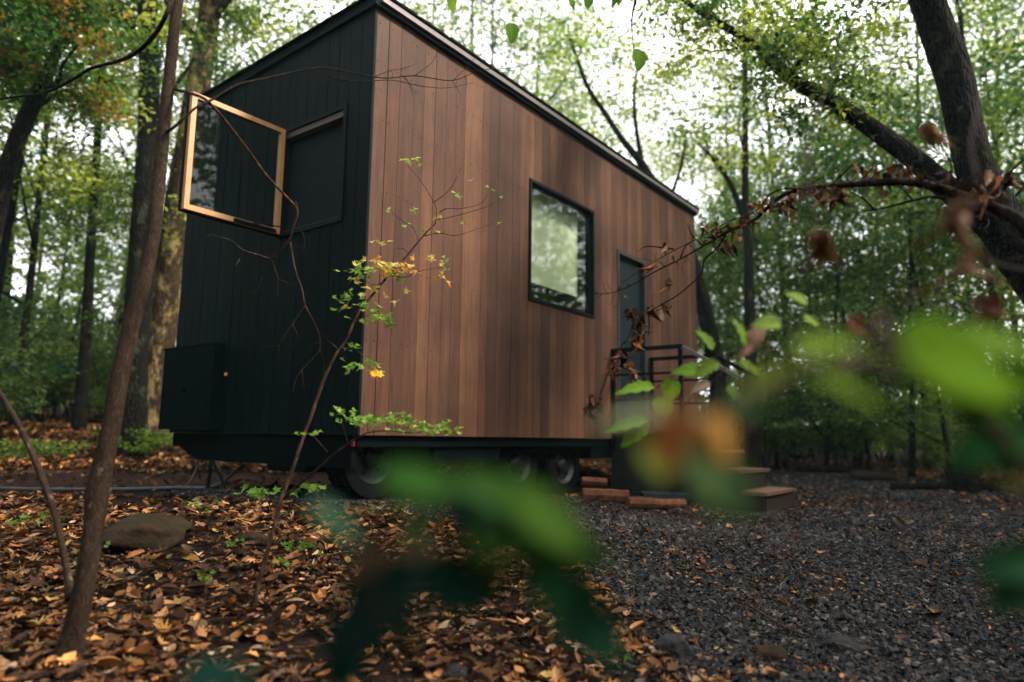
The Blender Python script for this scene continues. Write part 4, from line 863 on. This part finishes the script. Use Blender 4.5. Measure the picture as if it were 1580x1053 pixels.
for a in ((1010, 598, 1.35, .075, .05, 178, .35, (.2, .36, .04)), (1085, 575, 1.25, .055, .05, 170, .5, (.16, .3, .04)), (1025, 612, 1.35, .045, .045, -95, .85, (.24, .36, .06)), (1000, 650, 1.2, .075, .045, 185, .4, (.16, .32, .04)), (1000, 655, 1.2, .06, .045, -150, .5, (.2, .36, .04)), (1110, 560, 1.2, .05, .04, 200, .5, (.22, .34, .05)), (1140, 560, 1.15, .05, .035, -20, .5, (.2, .3, .05)), (1040, 585, 1.3, .045, .04, -110, .8, (.18, .3, .05)), (1205, 500, 1.2, .05, .045, 175, .6, (.26, .4, .08)), (1245, 470, 1.3, .045, .04, 140, .6, (.3, .44, .1)), (1240, 492, 1.3, .035, .03, -10, .6, (.3, .42, .09)), (1160, 530, 1.1, .04, .03, 60, .7, (.5, .3, .2)), (1150, 535, 1.1, .05, .04, 100, .6, (.22, .36, .06)), (1100, 540, 1.2, .045, .035, 120, .6, (.2, .33, .06)), (1095, 590, 1.2, .035, .025, 200, .6, (.55, .4, .3)), (1170, 575, 1.0, .05, .035, -60, .6, (.16, .26, .05)), (1120, 600, 1.1, .05, .035, -30, .6, (.17, .3, .05))):
    k_ = 1.9 if a[0] < 1200 else 1.5
    hleaf(hz, a[0], a[1], a[2] * k_, a[3] * k_, a[4] * k_, a[5], face=a[6], col=tuple(1.25 * c for c in a[7]))
hz2 = thing('hazel_bush', G(760, 1.0), 'out of focus low hazel branch with drooping green leaves at the bottom centre', 'shrub')
mb = MB()
for k in ([(760, 1900, .7), (720, 1300, .55), (700, 1080, .52), (690, 960, .5), (690, 860, .48), (700, 790, .47), (740, 760, .47)], [(690, 870, .48), (640, 900, .47), (590, 930, .46), (540, 1000, .46)], [(690, 860, .48), (760, 830, .47), (820, 810, .47)], [(692, 880, .48), (760, 890, .48), (830, 920, .48)], [(700, 790, .47), (620, 775, .47), (560, 790, .5)]): stem(mb, k, .003, .0016, 6)
mb.build('stem', M['bark_twig'], hz2, smooth=True)
for a in ((480, 772, .5, .05, .02, -38, .6, (.06, .17, .11)), (585, 735, .46, .075, .03, -8, .6, (.05, .16, .03)), (700, 740, .46, .06, .03, -25, .6, (.05, .14, .03)), (705, 765, .47, .115, .055, -16, .75, (.06, .16, .025)), (690, 800, .47, .08, .045, -6, .6, (.06, .16, .04)), (790, 765, .46, .07, .036, -30, .7, (.085, .19, .03)), (690, 770, .45, .05, .014, -16, .7, (.006, .03, .02)), (700, 810, .46, .05, .012, -10, .7, (.008, .035, .02)), (605, 870, .48, .05, .024, 8, .7, (.3, .22, .13)), (640, 885, .47, .065, .04, -12, .8, (.015, .06, .04)), (680, 870, .47, .045, .035, -55, .8, (.02, .07, .04)), (650, 870, .46, .1, .045, -136, .8, (.012, .045, .035)), (600, 910, .46, .07, .05, -128, .85, (.014, .055, .04)), (560, 950, .46, .06, .045, -115, .85, (.012, .05, .04)), (600, 850, .47, .04, .03, 205, .6, (.12, .08, .05)), (800, 830, .47, .09, .04, -52, .8, (.02, .08, .035)), (850, 890, .47, .07, .045, -50, .85, (.015, .07, .03)), (900, 950, .47, .045, .035, -45, .8, (.014, .06, .035)), (640, 930, .48, .045, .035, -110, .6, (.06, .06, .025)), (285, 1045, .5, .05, .028, 8, .6, (.02, .08, .06)), (740, 840, .48, .04, .03, -60, .6, (.05, .12, .03)), (660, 790, .49, .03, .035, -120, .6, (.05, .1, .06))):  # narrow near-black blades: shade between the leaves, put in as dark leaf colour
    hleaf(hz2, *a[:6], face=a[6], col=a[7])
hleaf(hz, 1600, 670, .6, .07, .05, 195, face=.6, col=(.03, .14, .04)); hleaf(hz, 1620, 870, .6, .06, .04, 180, face=.6, col=(.03, .12, .05)); hleaf(hz, 1600, 760, .6, .05, .01, 150, face=.6, col=(.4, .4, .14)); hleaf(hz, 1610, 900, .6, .05, .04, 200, face=.6, col=(.03, .1, .045))

ORD = 'first second third fourth fifth sixth seventh eighth ninth tenth eleventh twelfth thirteenth fourteenth fifteenth sixteenth seventeenth eighteenth nineteenth twentieth twenty-first twenty-second twenty-third twenty-fourth twenty-fifth twenty-sixth'.split()
def ordinals(lst, what, rows, where):
    """own label for each (px, v, ...) entry: its row by distance and its place in that row from the left"""
    out = {}
    for lo, hi, rn in rows:
        row = sorted(i for i in range(len(lst)) if lo <= lst[i][1] < hi); row.sort(key=lambda i: lst[i][0])
        for n_, i in enumerate(row): out[i] = '%s %s, %s from the left in the %s row' % (what, where, ORD[min(n_, 25)], rn)
    return [out[i] for i in range(len(lst))]
# ------------------------------------------------------------------ trees
def tube_tree(mb, base, h, r0, lean=(0, 0), forks=5, seed=0, seg=10, start=.35):
    r_ = random.Random(seed); n = 9; pts = []; x, y = 0., 0.
    for i in range(n):
        t = i / (n - 1); x += r_.uniform(-.12, .12) * h * .03 + lean[0] * h / (n - 1); y += r_.uniform(-.12, .12) * h * .03 + lean[1] * h / (n - 1)
        pts.append(np.array(base) + (x, y, t * h - .15))
    rad = [r0 * (1 - .78 * (i / (n - 1))) for i in range(n)]; mb.tube(pts, rad, seg, rough=.05, smooth=3, flare=.35)
    ends = [pts[-1]]
    for f in range(forks):
        t = start + (1 - start) * (f + r_.random()) / forks; i = min(int(t * (n - 1)), n - 2); b = pts[i] * (1 - (t * (n - 1) - i)) + pts[i + 1] * (t * (n - 1) - i)
        a = r_.random() * 6.28; L = h * r_.uniform(.16, .3) * (1.2 - t * .5); d = np.array([math.cos(a), math.sin(a), r_.uniform(.35, .9)])
        p1 = b + d * L * .45; p2 = b + d * L * .8 + (0, 0, L * .12); p3 = b + d * L + (r_.uniform(-.2, .2), r_.uniform(-.2, .2), L * .3)
        rr = rad[i] * .45; mb.tube([b, p1, p2, p3], [rr, rr * .7, rr * .45, rr * .2], 6, rough=.05, smooth=2); ends += [p1, p2, p3]
        for q in range(2):
            a2 = a + r_.uniform(-1.3, 1.3); e = p1 + np.array([math.cos(a2), math.sin(a2), r_.uniform(0, .7)]) * L * .5; mb.tube([p1, (p1 + e) / 2 + (0, 0, .05), e], [rr * .4, rr * .3, rr * .12], 5, smooth=2); ends.append(e)
    return pts, ends
FG = np.array([(.06, .115, .038), (.1, .16, .042), (.16, .22, .055), (.038, .085, .045), (.22, .27, .075)])
def crown(mb, centres, n, rad, size, cols=FG, flat=.55, tmpl=diamond, droop=0):
    C_ = np.array(centres); k = rng.integers(0, len(C_), n); sub_ = rng.normal(0, 1, (len(C_), 7, 3)) * rad * .8 * np.array([1, 1, flat]); sk = rng.integers(0, 7, n)
    pos = C_[k] + sub_[k, sk] + rng.normal(0, 1, (n, 3)) * rad * .33 * np.array([1, 1, flat])
    nr = rng.normal(0, .6, (n, 3)); nr[:, 2] += 1
    cc = cols[rng.integers(0, len(cols), len(C_) * 7)]; col = cc[(k * 7 + sk)] * rng.uniform(.75, 1.25, (n, 1))
    scatter(mb, tmpl[0], tmpl[1], pos, nr, rng.uniform(0, 6.28, n), rng.uniform(.6, 1.3, n) * size, col)
def make_tree(name, loc, label, cat, h, r0, lean, seed, barkm, nleaf, lsize, crad, forks=7, start=.35, group=None, cols=FG, flat=.55):
    t = thing(name, (0, 0, 0), label, cat, group)
    mb = MB(); pts, ends = tube_tree(mb, (0, 0, 0), h, r0, lean, forks, seed, start=start); mb.build('trunk', M[barkm], t, smooth=True)
    mb = MB(); crown(mb, ends, nleaf, crad, lsize, cols, flat); mb.build('crown', M['leaf'], t)
    t.location = Vector(loc); return t
def clone(src, loc, rz, sc, label, group=None):
    c = src.copy(); scene.collection.objects.link(c); c.location = Vector(loc); c.rotation_euler = (0, 0, rz); c.scale = (sc[0], sc[0], sc[1])
    for ch in src.children:
        d = ch.copy(); scene.collection.objects.link(d); d.parent = c; d.matrix_parent_inverse = ch.matrix_parent_inverse.copy()
    tag(c, label, None, group); return c

# the named big trees
# two big trunks left of the cabin
def custom_tree(name, base, tr, rad, barkm, label, limbs=(), crowns=(), nleaf=0, crad=.8, lsize=.11, group=None, cols=FG, seg=16, rough=.05, ls=5):
    t = thing(name, base, label, 'tree', group); mb = MB(); mb.tube([q if isinstance(q, np.ndarray) else P(*q) for q in tr], rad, seg, rough=rough, smooth=5)
    ends = []
    for l, a, b in limbs:
        p = np.array([P(*q) for q in l]); mb.tube(p, np.linspace(a, b, len(p)), 8, rough=.06, smooth=4); ends += list(p[len(p) // 2:]); twiglets(mb, p, 5, .8, b * .3, depth=2)
    mb.build('trunk', M[barkm], t, smooth=True)
    if nleaf:
        mb = MB(); crown(mb, [P(*q) for q in crowns] + ends, nleaf, crad, lsize, cols); mb.build('crown', M['leaf'], t)
    return t
vB = 11.5; g = G(238, vB); 
custom_tree('large_tree', g, [g - (0, 0, .2), (237, 655, vB), (240, 600, vB), (250, 500, vB), (262, 400, vB), (278, 300, vB), (298, 180, vB), (315, 80, vB), (328, -20, vB), (345, -180, vB), (360, -350, vB)], [.38, .28, .25, .235, .225, .215, .2, .19, .18, .15, .1], 'bark_lichen', 'stout lichen patched trunk close to the left edge of the cabin',
    [([(262, 400, vB), (235, 340, vB - .3), (200, 300, vB - .6)][:3], .06, .02), ([(315, 80, vB), (270, 20, vB - .5), (220, -60, vB - 1), (150, -120, vB - 1.5)], .09, .03), ([(320, 40, vB), (380, -40, vB - .5), (440, -120, vB - 1)], .08, .03)],
    [(110, 0, 11), (60, 40, 11), (390, -60, 11), (430, 10, 12), (480, -30, 11.5), (400, 70, 12.5)], 9000, .75, .1)
vA = 10.6; g = G(203, vA)
custom_tree('large_tree', g, [g - (0, 0, .2), (203, 650, vA), (207, 560, vA), (214, 460, vA), (222, 340, vA), (228, 220, vA), (230, 100, vA), (228, -10, vA), (225, -200, vA)], [.3, .23, .2, .19, .175, .165, .155, .145, .12], 'bark_dark', 'dark straight trunk just behind the lichen patched trunk',
    [([(228, 200, vA), (260, 150, vA), (300, 90, vA)], .06, .02), ([(229, 80, vA), (180, 20, vA), (120, -40, vA - 1)], .09, .03)], [(120, 170, 12), (100, 80, 12), (170, -40, 12), (40, 150, 12), (300, 20, 12)], 6000, .7, .1)
vC = 8.; g = G(-90, vC)
custom_tree('leaning_tree', g, [g - (0, 0, .2), (-70, 620, vC), (-35, 470, vC), (0, 300, vC), (25, 220, vC), (48, 165, vC), (68, 125, vC), (88, 80, vC), (110, 55, vC), (140, 25, vC), (170, -30, vC)], [.14, .12, .11, .1, .095, .09, .08, .06, .05, .04, .03], 'bark_dark', 'dark tree leaning right across the upper left corner',
    [([(60, 145, vC), (88, 128, vC - .3), (97, 100, vC - .5), (120, 70, vC - .6)], .035, .012), ([(45, 175, vC), (80, 150, vC), (95, 140, vC)], .03, .01)], [(40, 20, 7.5), (120, 10, 7.5), (-20, 60, 7.5), (80, -20, 7), (10, -30, 7), (20, 90, 8.5), (110, 40, 8)], 9000, .42, .075, cols=np.array([(.03, .075, .02), (.045, .1, .025), (.06, .12, .025), (.15, .09, .03), (.028, .07, .03)]))
# big forked tree at the right
vR = 6.2; g = G(1760, vR)
rt = custom_tree('forked_tree', g, [g - (0, 0, .2), (1720, 640, vR), (1660, 520, vR), (1605, 430, vR), (1550, 350, vR), (1512, 280, vR), (1490, 200, vR), (1472, 120, vR), (1448, 50, vR), (1420, -30, vR), (1390, -120, vR), (1380, -260, vR)], [.27, .24, .23, .22, .2, .165, .155, .155, .15, .145, .13, .1], 'bark_dark', 'big dark forked tree leaning in from the right edge',
    [([(1560, 385, vR), (1500, 325, vR + .1), (1445, 275, vR + .2), (1400, 238, vR + .3), (1330, 188, vR + .5), (1270, 150, vR + .6), (1225, 125, vR + .7), (1188, 92, vR + .8)], .13, .06),
     ([(1188, 92, vR + .8), (1165, 70, vR + .8), (1120, 42, vR + .9), (1080, 18, vR + 1), (1030, -20, vR + 1)], .05, .025), ([(1215, 118, vR + .7), (1240, 92, vR + .6), (1275, 88, vR + .6)], .035, .02), ([(1185, 92, vR + .8), (1200, 60, vR + .8), (1190, 20, vR + .8)], .03, .015)],
    [(1180, 30, vR + 1), (1100, 60, vR + 1.2), (1250, 20, vR + 1), (1320, 60, vR + 1), (1350, -20, vR), (1500, -60, vR - .5), (1060, 10, vR + 1.5), (1220, 80, vR + 1)], 8000, .38, .07)
# leafy twig of that tree hanging near the camera at the top
mb = MB()
for k, a, b in (([(1400, -330, vR), (1250, -500, 5), (1060, -330, 3.6), (1000, -120, 3.1), (985, -20, 3), (975, 30, 3), (978, 80, 3)], .02, .0015), ([(985, -20, 3), (940, -60, 3), (880, -40, 3), (862, 0, 3)], .004, .0015), ([(975, 30, 3), (960, 45, 3), (950, 52, 3)], .0018, .001)): stem(mb, k, a, b, 6)
tb = mb.build('overhanging_branch', M['bark_black'], rt, smooth=True)
mb = MB()
for a in ((870, -12, 1.7, .05, .05, -50, .6, (.13, .27, .04)), (950, 45, 1.6, .038, .03, 168, .35, (.08, .2, .03)), (945, 62, 1.6, .05, .035, -20, .3, (.2, .34, .06)), (985, 76, 1.6, .055, .05, -85, .85, (.15, .3, .04)), (948, -10, 1.65, .035, .03, -90, .6, (.1, .24, .03)), (990, -10, 1.6, .04, .035, -40, .6, (.06, .16, .03)), (788, 35, 1.9, .05, .045, -80, .8, (.14, .28, .05)), (700, -12, 1.9, .05, .045, -100, .7, (.14, .26, .05)), (905, -14, 1.9, .045, .045, -80, .8, (.1, .22, .04)), (965, -20, 1.6, .05, .04, -120, .6, (.12, .24, .04)), (1000, -30, 1.6, .05, .04, -60, .6, (.1, .22, .04)), (880, -40, 1.7, .05, .045, -100, .6, (.16, .3, .05))): leaf_at(mb, a[0], a[1], 3.0, a[3] * 1.85, a[4] * 1.85, a[5], face=a[6], col=tuple(.5 * c for c in a[7]))
sub(mb, 'foliage', M['hero'], tb, True)
# slanting tree behind the far end of the cabin
vS = 13.; g = G(1112, vS)
custom_tree('slanting_tree', g, [g - (0, 0, .2), (1108, 600, vS), (1097, 520, vS), (1080, 450, vS), (1062, 385, vS), (1030, 320, vS), (1005, 280, vS), (988, 250, vS), (960, 215, vS), (930, 170, vS), (905, 130, vS), (880, 60, vS)], [.22, .17, .15, .14, .12, .105, .1, .08, .06, .05, .04, .03], 'bark_dark', 'thin slanting tree rising behind the far end of the roof',
    [([(990, 250, vS), (982, 200, vS), (978, 150, vS), (985, 100, vS)], .05, .02), ([(1030, 320, vS), (1050, 260, vS), (1060, 200, vS)], .04, .015)], [(900, 120, 13), (860, 60, 13), (950, 60, 14)], 1800, .6, .1)
vS = 14.; g = G(1160, vS)
custom_tree('slim_tree', g, [g - (0, 0, .2), (1158, 560, vS), (1156, 460, vS), (1155, 380, vS), (1150, 340, vS), (1150, 250, vS), (1150, 120, vS), (1146, -60, vS)], [.17, .13, .11, .1, .08, .07, .06, .04], 'bark_grey', 'slim grey tree standing right of the cabin roof end',
    [([(1154, 350, vS), (1125, 280, vS), (1095, 240, vS), (1070, 215, vS)], .07, .02), ([(1150, 240, vS), (1140, 200, vS), (1145, 150, vS)], .03, .012), ([(1095, 240, vS), (1085, 200, vS), (1090, 160, vS)], .03, .01)], [(1070, 230, 14), (1160, 130, 14), (1180, 250, 14)], 1500, .5, .1)

# generic woodland: a few kinds, copied
kinds = []
for i in range(6):
    h = (13, 8, 15, 7, 12, 14)[i]
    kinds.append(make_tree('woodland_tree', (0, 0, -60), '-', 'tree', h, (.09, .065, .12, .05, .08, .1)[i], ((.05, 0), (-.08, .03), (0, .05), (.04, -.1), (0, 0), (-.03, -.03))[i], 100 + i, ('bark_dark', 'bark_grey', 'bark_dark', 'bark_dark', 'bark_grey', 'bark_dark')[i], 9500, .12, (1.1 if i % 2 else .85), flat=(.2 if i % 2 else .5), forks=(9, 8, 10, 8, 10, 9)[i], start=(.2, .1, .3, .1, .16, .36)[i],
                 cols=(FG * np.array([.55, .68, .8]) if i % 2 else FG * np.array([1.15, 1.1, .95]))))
place = []
# (px, v, kind, rot, sxy, sz, zone)
def add(zone, lst):
    for q in lst: place.append((zone, *q))
add('left', [(15, 13), (70, 17), (120, 12.5), (165, 19), (-60, 12), (-120, 16), (50, 24), (110, 27), (180, 26), (0, 21), (-200, 13), (230, 21), (150, 32), (30, 33)])
add('behind', [(700, 12.5), (780, 18), (885, 27), (1250, 27), (985, 25), (1130, 25), (845, 25), (1060, 22), (330, 15), (420, 19), (500, 14.5), (560, 22), (640, 17), (720, 20), (790, 26), (480, 27), (380, 26), (860, 30), (610, 30), (1010, 31), (930, 24)])
add('right', [(1200, 19), (1235, 24), (1262, 17.5), (1290, 27), (1318, 20), (1345, 17), (1372, 23), (1400, 15), (1425, 19), (1448, 26), (1470, 14), (1500, 17.5), (1535, 21), (1560, 13.5), (1590, 17), (1640, 12.5), (1700, 15), (1120, 26), (1080, 22), (1180, 30), (1330, 31), (1410, 31), (1500, 30), (1620, 24), (1760, 19), (1245, 34), (1145, 36)])
RW = ((0, 16.5, 'near'), (16.5, 23.5, 'middle'), (23.5, 99, 'far'))
ZT_ = {'left': ('thin tree', RW, 'left of the cabin'), 'behind': ('leafy tree', RW, 'behind the cabin roof'), 'right': ('thin dark tree', RW, 'beyond the gravel')}
ZL = {'left': ('tall thin tree in the dim wood left of the cabin', 'trees in the wood left of the cabin'), 'behind': ('leafy tree rising behind the cabin roof', 'trees behind the cabin'), 'right': ('thin dark tree in the wood beyond the gravel drive', 'trees beyond the gravel drive')}
lab = {}
for z in ZL:
    sel = [k for k in range(len(place)) if place[k][0] == z]; L_ = ordinals([place[k][1:] for k in sel], *ZT_[z])
    for k, l in zip(sel, L_): lab[k] = l
for k_, (z, px, v) in enumerate(place):
    i = rnd.randrange(6); q = G(px, v); s = rnd.uniform(.8, 1.15) * (1.0 if v < 20 else 1.15); rz = rnd.random() * 6.28
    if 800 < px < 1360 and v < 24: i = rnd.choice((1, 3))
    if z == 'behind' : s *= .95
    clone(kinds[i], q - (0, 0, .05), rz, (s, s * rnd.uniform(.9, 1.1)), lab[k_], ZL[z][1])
# the wood also closes the view behind the camera (it is mirrored in the window)
for x_, y_ in ((6, -16), (11, -13), (1, -19), (-6, -17), (16, -9), (-13, -12), (9, -22), (-16, -2), (-12, 8), (18, -16), (3, -26), (-3, -24), (14, -20)):
    i = rnd.randrange(6); s = rnd.uniform(.75, 1.0)
    clone(kinds[i], (x_, y_, float(gz(x_, y_)) - .05), rnd.random() * 6.28, (s, s), 'leafy tree mirrored in the side window', 'trees across the drive')
for k in kinds:
    for ch in list(k.children): bpy.data.objects.remove(ch)
    bpy.data.objects.remove(k)

# understory shrubs
shr = []
for i in range(5):
    t = thing('understory_shrub', (0, 0, 0), '-', 'shrub'); mb = MB(); c = []
    for k in range(6):
        a = rnd.random() * 6.28; L = rnd.uniform(.8, 1.9); e = np.array([math.cos(a) * L * .6, math.sin(a) * L * .6, L]); p = [np.zeros(3) + (0, 0, -.1), e * .5 + (0, 0, .15), e]
        mb.tube(p, [.018, .012, .004], 5, smooth=3); c += [e, e * .7, e * .45 + (0, 0, .1)]
    mb.build('stem', M['bark_grey'], t); mb = MB(); cc = FG * np.array([[.4, .5, .75]]) if i % 2 else FG * np.array([[.55, .62, .7]])
    crown(mb, c, 2400, .42, .085, cc, flat=.35); mb.build('foliage', M['leaf'], t); shr.append(t)
def shrubs(lst, label, group):
    ls_ = ordinals(lst, label[0], RW, label[1])
    for (px, v, s), l_ in zip(lst, ls_):
        q = G(px, v); sc = s * rnd.uniform(.85, 1.15); clone(rnd.choice(shr), q, rnd.random() * 6.28, (sc, sc * rnd.uniform(.8, 1.2)), l_, group)
shrubs([(px, v, s) for px, v, s in ((10, 14, 1), (60, 15, 1.2), (110, 15.5, 1.1), (160, 16, 1), (-30, 12, 1), (-80, 11, 1.1), (30, 18, 1.6), (90, 19, 1.7), (150, 20, 1.6), (200, 19, 1.5), (0, 22, 2), (70, 24, 2.2), (130, 25, 2.2), (190, 25, 2), (250, 20, 1.5), (-130, 15, 1.5), (-60, 17, 1.6), (240, 15, .7), (185, 14.5, .6), (-10, 17, 1.5), (125, 18, 1.4), (45, 16, 1.2))], ('dark green shrub', 'left of the cabin'), 'shrubs in the wood left of the cabin')
shrubs([(1180 + i * 26 + rnd.uniform(-10, 10), rnd.uniform(17, 24), rnd.uniform(.8, 1.5)) for i in range(22)] + [(1500, 13.5, .7), (1560, 12.5, .8), (1620, 12, .9), (1460, 15, .7), (1130, 17, .9), (1090, 18, 1.1), (1100, 23, 1.5), (1200, 28, 2), (1300, 28, 2), (1400, 28, 2), (1500, 26, 2), (1600, 22, 1.8), (1680, 16, 1.3)], ('dark green shrub', 'beyond the gravel'), 'shrubs beyond the gravel drive')
for k in shr:
    for ch in list(k.children): bpy.data.objects.remove(ch)
    bpy.data.objects.remove(k)

# far wood, reads as one mass
mb = MB(); n = 110000; a = rng.uniform(0, 2 * np.pi, n); r = 38 + 22 * rng.random(n) ** .8; zz_ = 16 * rng.random(n) ** 1.5
clump = np.sin(a * 31 + np.sin(zz_ * .8) * 2) + np.sin(a * 57 + zz_ * .9) * .8; k = (zz_ < 7) | (clump > -.2 + (zz_ - 7) * .12); a, r, zz_ = a[k], r[k], zz_[k]; n = len(a)
pos = np.stack([CAM[0] + np.cos(a) * r, CAM[1] + np.sin(a) * r, zz_ + .2], 1); nr = rng.normal(0, 1, (n, 3)); cols = FG[rng.integers(0, 5, n)] * rng.uniform(.7, 1.2, (n, 1))
scatter(mb, diamond[0], diamond[1], pos, nr, rng.uniform(0, 6.28, n), rng.uniform(.35, .75, n), cols)
o = mb.build('distant_woodland', M['leaf']); tag(o, 'dense far woodland closing the view all round', 'woodland', kind='stuff')

mb = MB(); n = 120000; a = np.radians(rng.uniform(88, 358, n)); r = 9.5 + 8 * rng.random(n); zz_ = 9 * rng.random(n) ** 1.15; zz_ = zz_ * (1 + .6 * sst(270, 305, np.degrees(a)))  # unseen leaf mass added to block low sky light, taller towards the sun
clump = np.sin(a * 19 + np.sin(zz_ * .9) * 2) + np.sin(a * 37 + zz_ * 1.2) * .8 + np.sin(zz_ * 2 + a * 7); hi = sst(270, 300, np.degrees(a))
k = ((zz_ < 3) | (clump > -.5 + (zz_ - 3) * .07)); a, r, zz_ = a[k], r[k], zz_[k]; n = len(a)
x_ = CAM[0] + 1.5 + np.cos(a) * r; y_ = CAM[1] - .5 + np.sin(a) * r; pos = np.stack([x_, y_, gz(x_, y_) + zz_], 1); nr = rng.normal(0, .8, (n, 3)); nr[:, 2] += .6; cols = FG[rng.integers(0, 5, n)] * rng.uniform(.7, 1.2, (n, 1))
scatter(mb, diamond[0], diamond[1], pos, nr, rng.uniform(0, 6.28, n), rng.uniform(.2, .42, n), cols)
o = mb.build('shading_leaf_mass', M['leaf']); tag(o, 'out of view leaf mass added to shade the cabin, mirrored in its window', 'woodland', kind='stuff')

tm = MB()
for _ in range(900):
    u = rng.uniform(-4.5, 3.2); v = rng.uniform(2, 7); g_, r__ = masks(u, v)
    if rng.random() < float(g_) * .9 or abs(u) > v * .9 + .5: continue
    x_, y_ = xy_of(u, v); a = rng.uniform(0, 6.28); L = rng.uniform(.04, .3) * rng.random() ** .5; p = np.array([x_, y_, float(gz(x_, y_)) + .012 + rng.random() * .02]); d = np.array([math.cos(a), math.sin(a), rng.normal(0, .06)]) * L
    tm.tube([p, p + d * .5 + rng.normal(0, L * .05, 3) * (1, 1, .3), p + d], [.003 * rng.uniform(.4, 1.3)] * 3, 4, smooth=2)
o = tm.build('twig_debris', M['bark_twig']); tag(o, 'small broken twigs scattered through the leaf litter', 'twigs', kind='stuff')

# ------------------------------------------------------------------ small plants, fallen twigs
def plant(px, py, n, s, label, grp, col=GREEN):
    q = GP(px, py); t = thing('seedling', q, label, 'plant', grp); mb = MB()
    st_ = MB()
    for k in range(3):
        a = rnd.random() * 6.28; e = q + np.array([math.cos(a) * s, math.sin(a) * s, s * 1.1]); st_.tube([q, (q + e) / 2 + (0, 0, s * .3), e], [.0025, .002, .001], 5, smooth=2)
        maple(mb, e, s * .5, n // 3, s * .75, np.array(col) * .55)
    st_.build('stem', M['bark_twig'], t); mb.build('foliage', M['hero'], t)
plant(600, 800, 12, .07, 'small green seedling beneath the cabin wheels', 'woodland seedlings')
plant(315, 800, 9, .09, 'green seedling right behind the large flat rock', 'woodland seedlings')
plant(420, 790, 18, .12, 'leafy green seedling beneath the cabin end', 'woodland seedlings')
plant(500, 785, 15, .12, 'leafy seedling between young maple and front wheel', 'woodland seedlings')
plant(470, 870, 15, .08, 'pale seedling right of the young maple stem', 'woodland seedlings')
plant(445, 890, 9, .06, 'tiny seedling at the foot of the young maple', 'woodland seedlings')
plant(360, 855, 9, .06, 'tiny seedling before the small brown stone', 'woodland seedlings')
plant(165, 870, 6, .07, 'small seedling left of the large flat rock', 'woodland seedlings')
plant(320, 900, 6, .06, 'tiny seedling in the leaves left of the young maple', 'woodland seedlings')
plant(30, 830, 9, .1, 'dark seedling at the left edge behind the side stem', 'woodland seedlings')
plant(920, 1030, 9, .06, 'seedling in leaf litter at the bottom edge', 'woodland seedlings')
for px, v, s, fl in ((20, 9.4, .5, 'second from the left'), (215, 10.2, .45, 'before the dark straight trunk'), (255, 10.6, .55, 'at the foot of the lichen patched trunk'), (180, 11, .4, 'left of the dark straight trunk'), (90, 9.8, .45, 'left of the slim sapling'), (-10, 8.8, .5, 'at the far left edge')):
    q = G(px, v); t = thing('fern_clump', q, 'low green plant on the leafy bank, ' + fl, 'plant', 'low plants on the leafy bank'); mb = MB(); s2 = MB()
    for k in range(7):
        a = k * .9 + rnd.random(); e = q + np.array([math.cos(a) * s * .8, math.sin(a) * s * .8, s * .7]); s2.tube([q, (q + e) / 2 + (0, 0, s * .25), e], [.006, .004, .002], 5, smooth=2)
        for f in (.4, .6, .8, 1): maple(mb, q * (1 - f) + e * f + (0, 0, .1 * (1 - f)), .06, 7, .09, np.array(GREEN) * .6)
    s2.build('stem', M['bark_grey'], t); mb.build('foliage', M['leaf'], t)
def gtwig(pts, r, label):
    p = [GP(*q) + (0, 0, r + .015 + rnd.random() * .02) for q in pts]; mb = MB(); mb.tube(p, np.linspace(r, r * .4, len(p)), 6, rough=.1, smooth=3); twiglets(mb, np.array(p), 4, .12, r * .35)
    o = mb.build('fallen_twig', M['bark_twig'], smooth=True); tag(o, label, 'twig', 'twigs on the ground')
gtwig([(330, 925), (420, 900), (500, 870), (560, 858)], .008, 'dark fallen twig crossing behind the foot of the young maple')
gtwig([(170, 980), (240, 965), (300, 955), (360, 940)], .005, 'pale thin twig lying right of the sapling foot')
gtwig([(1150, 940), (1220, 980), (1300, 1010), (1400, 1045)], .006, 'long thin twig by the pointed grey stone')
gtwig([(600, 1000), (680, 985), (760, 990)], .006, 'fallen twig in the leaves at the bottom centre')
gtwig([(20, 830), (80, 828), (140, 832)], .006, 'fallen twig behind the sapling at the left edge')
gtwig([(950, 900), (1030, 930), (1120, 935)], .004, 'thin twig on the edge between leaves and gravel')
q = GP(292, 1000); t = thing('bare_seedling', q, 'bare upright seedling stem between sapling and young maple', 'plant'); mb = MB(); stem(mb, [(290, 1000, 2.62), (305, 965, 2.62), (314, 935, 2.63), (318, 905, 2.64), (316, 895, 2.64)], .004, .002); mb.build('stem', M['bark_twig'], t); mb = MB(); maple(mb, P(318, 892, 2.64), .012, 3, .04, np.array(GREEN) * .5); mb.build('foliage', M['hero'], t)

# ------------------------------------------------------------------ teal haze volume, added to lift and tint the shadows
HZ = 0.0004
mb = MB(); mb.box((-156, -156, -7), (156, 156, 24)); m, t, out = mat('shadow_tint_haze')
pv = N(t, 'ShaderNodeVolumePrincipled'); pv.inputs['Color'].default_value = (.5, .88, .95, 1); pv.inputs['Density'].default_value = HZ; pv.inputs['Anisotropy'].default_value = .2
t.links.new(pv.outputs[0], out.inputs[1]); o = mb.build('haze', m); tag(o, 'thin teal haze added to tint the shadows', 'haze', kind='stuff')
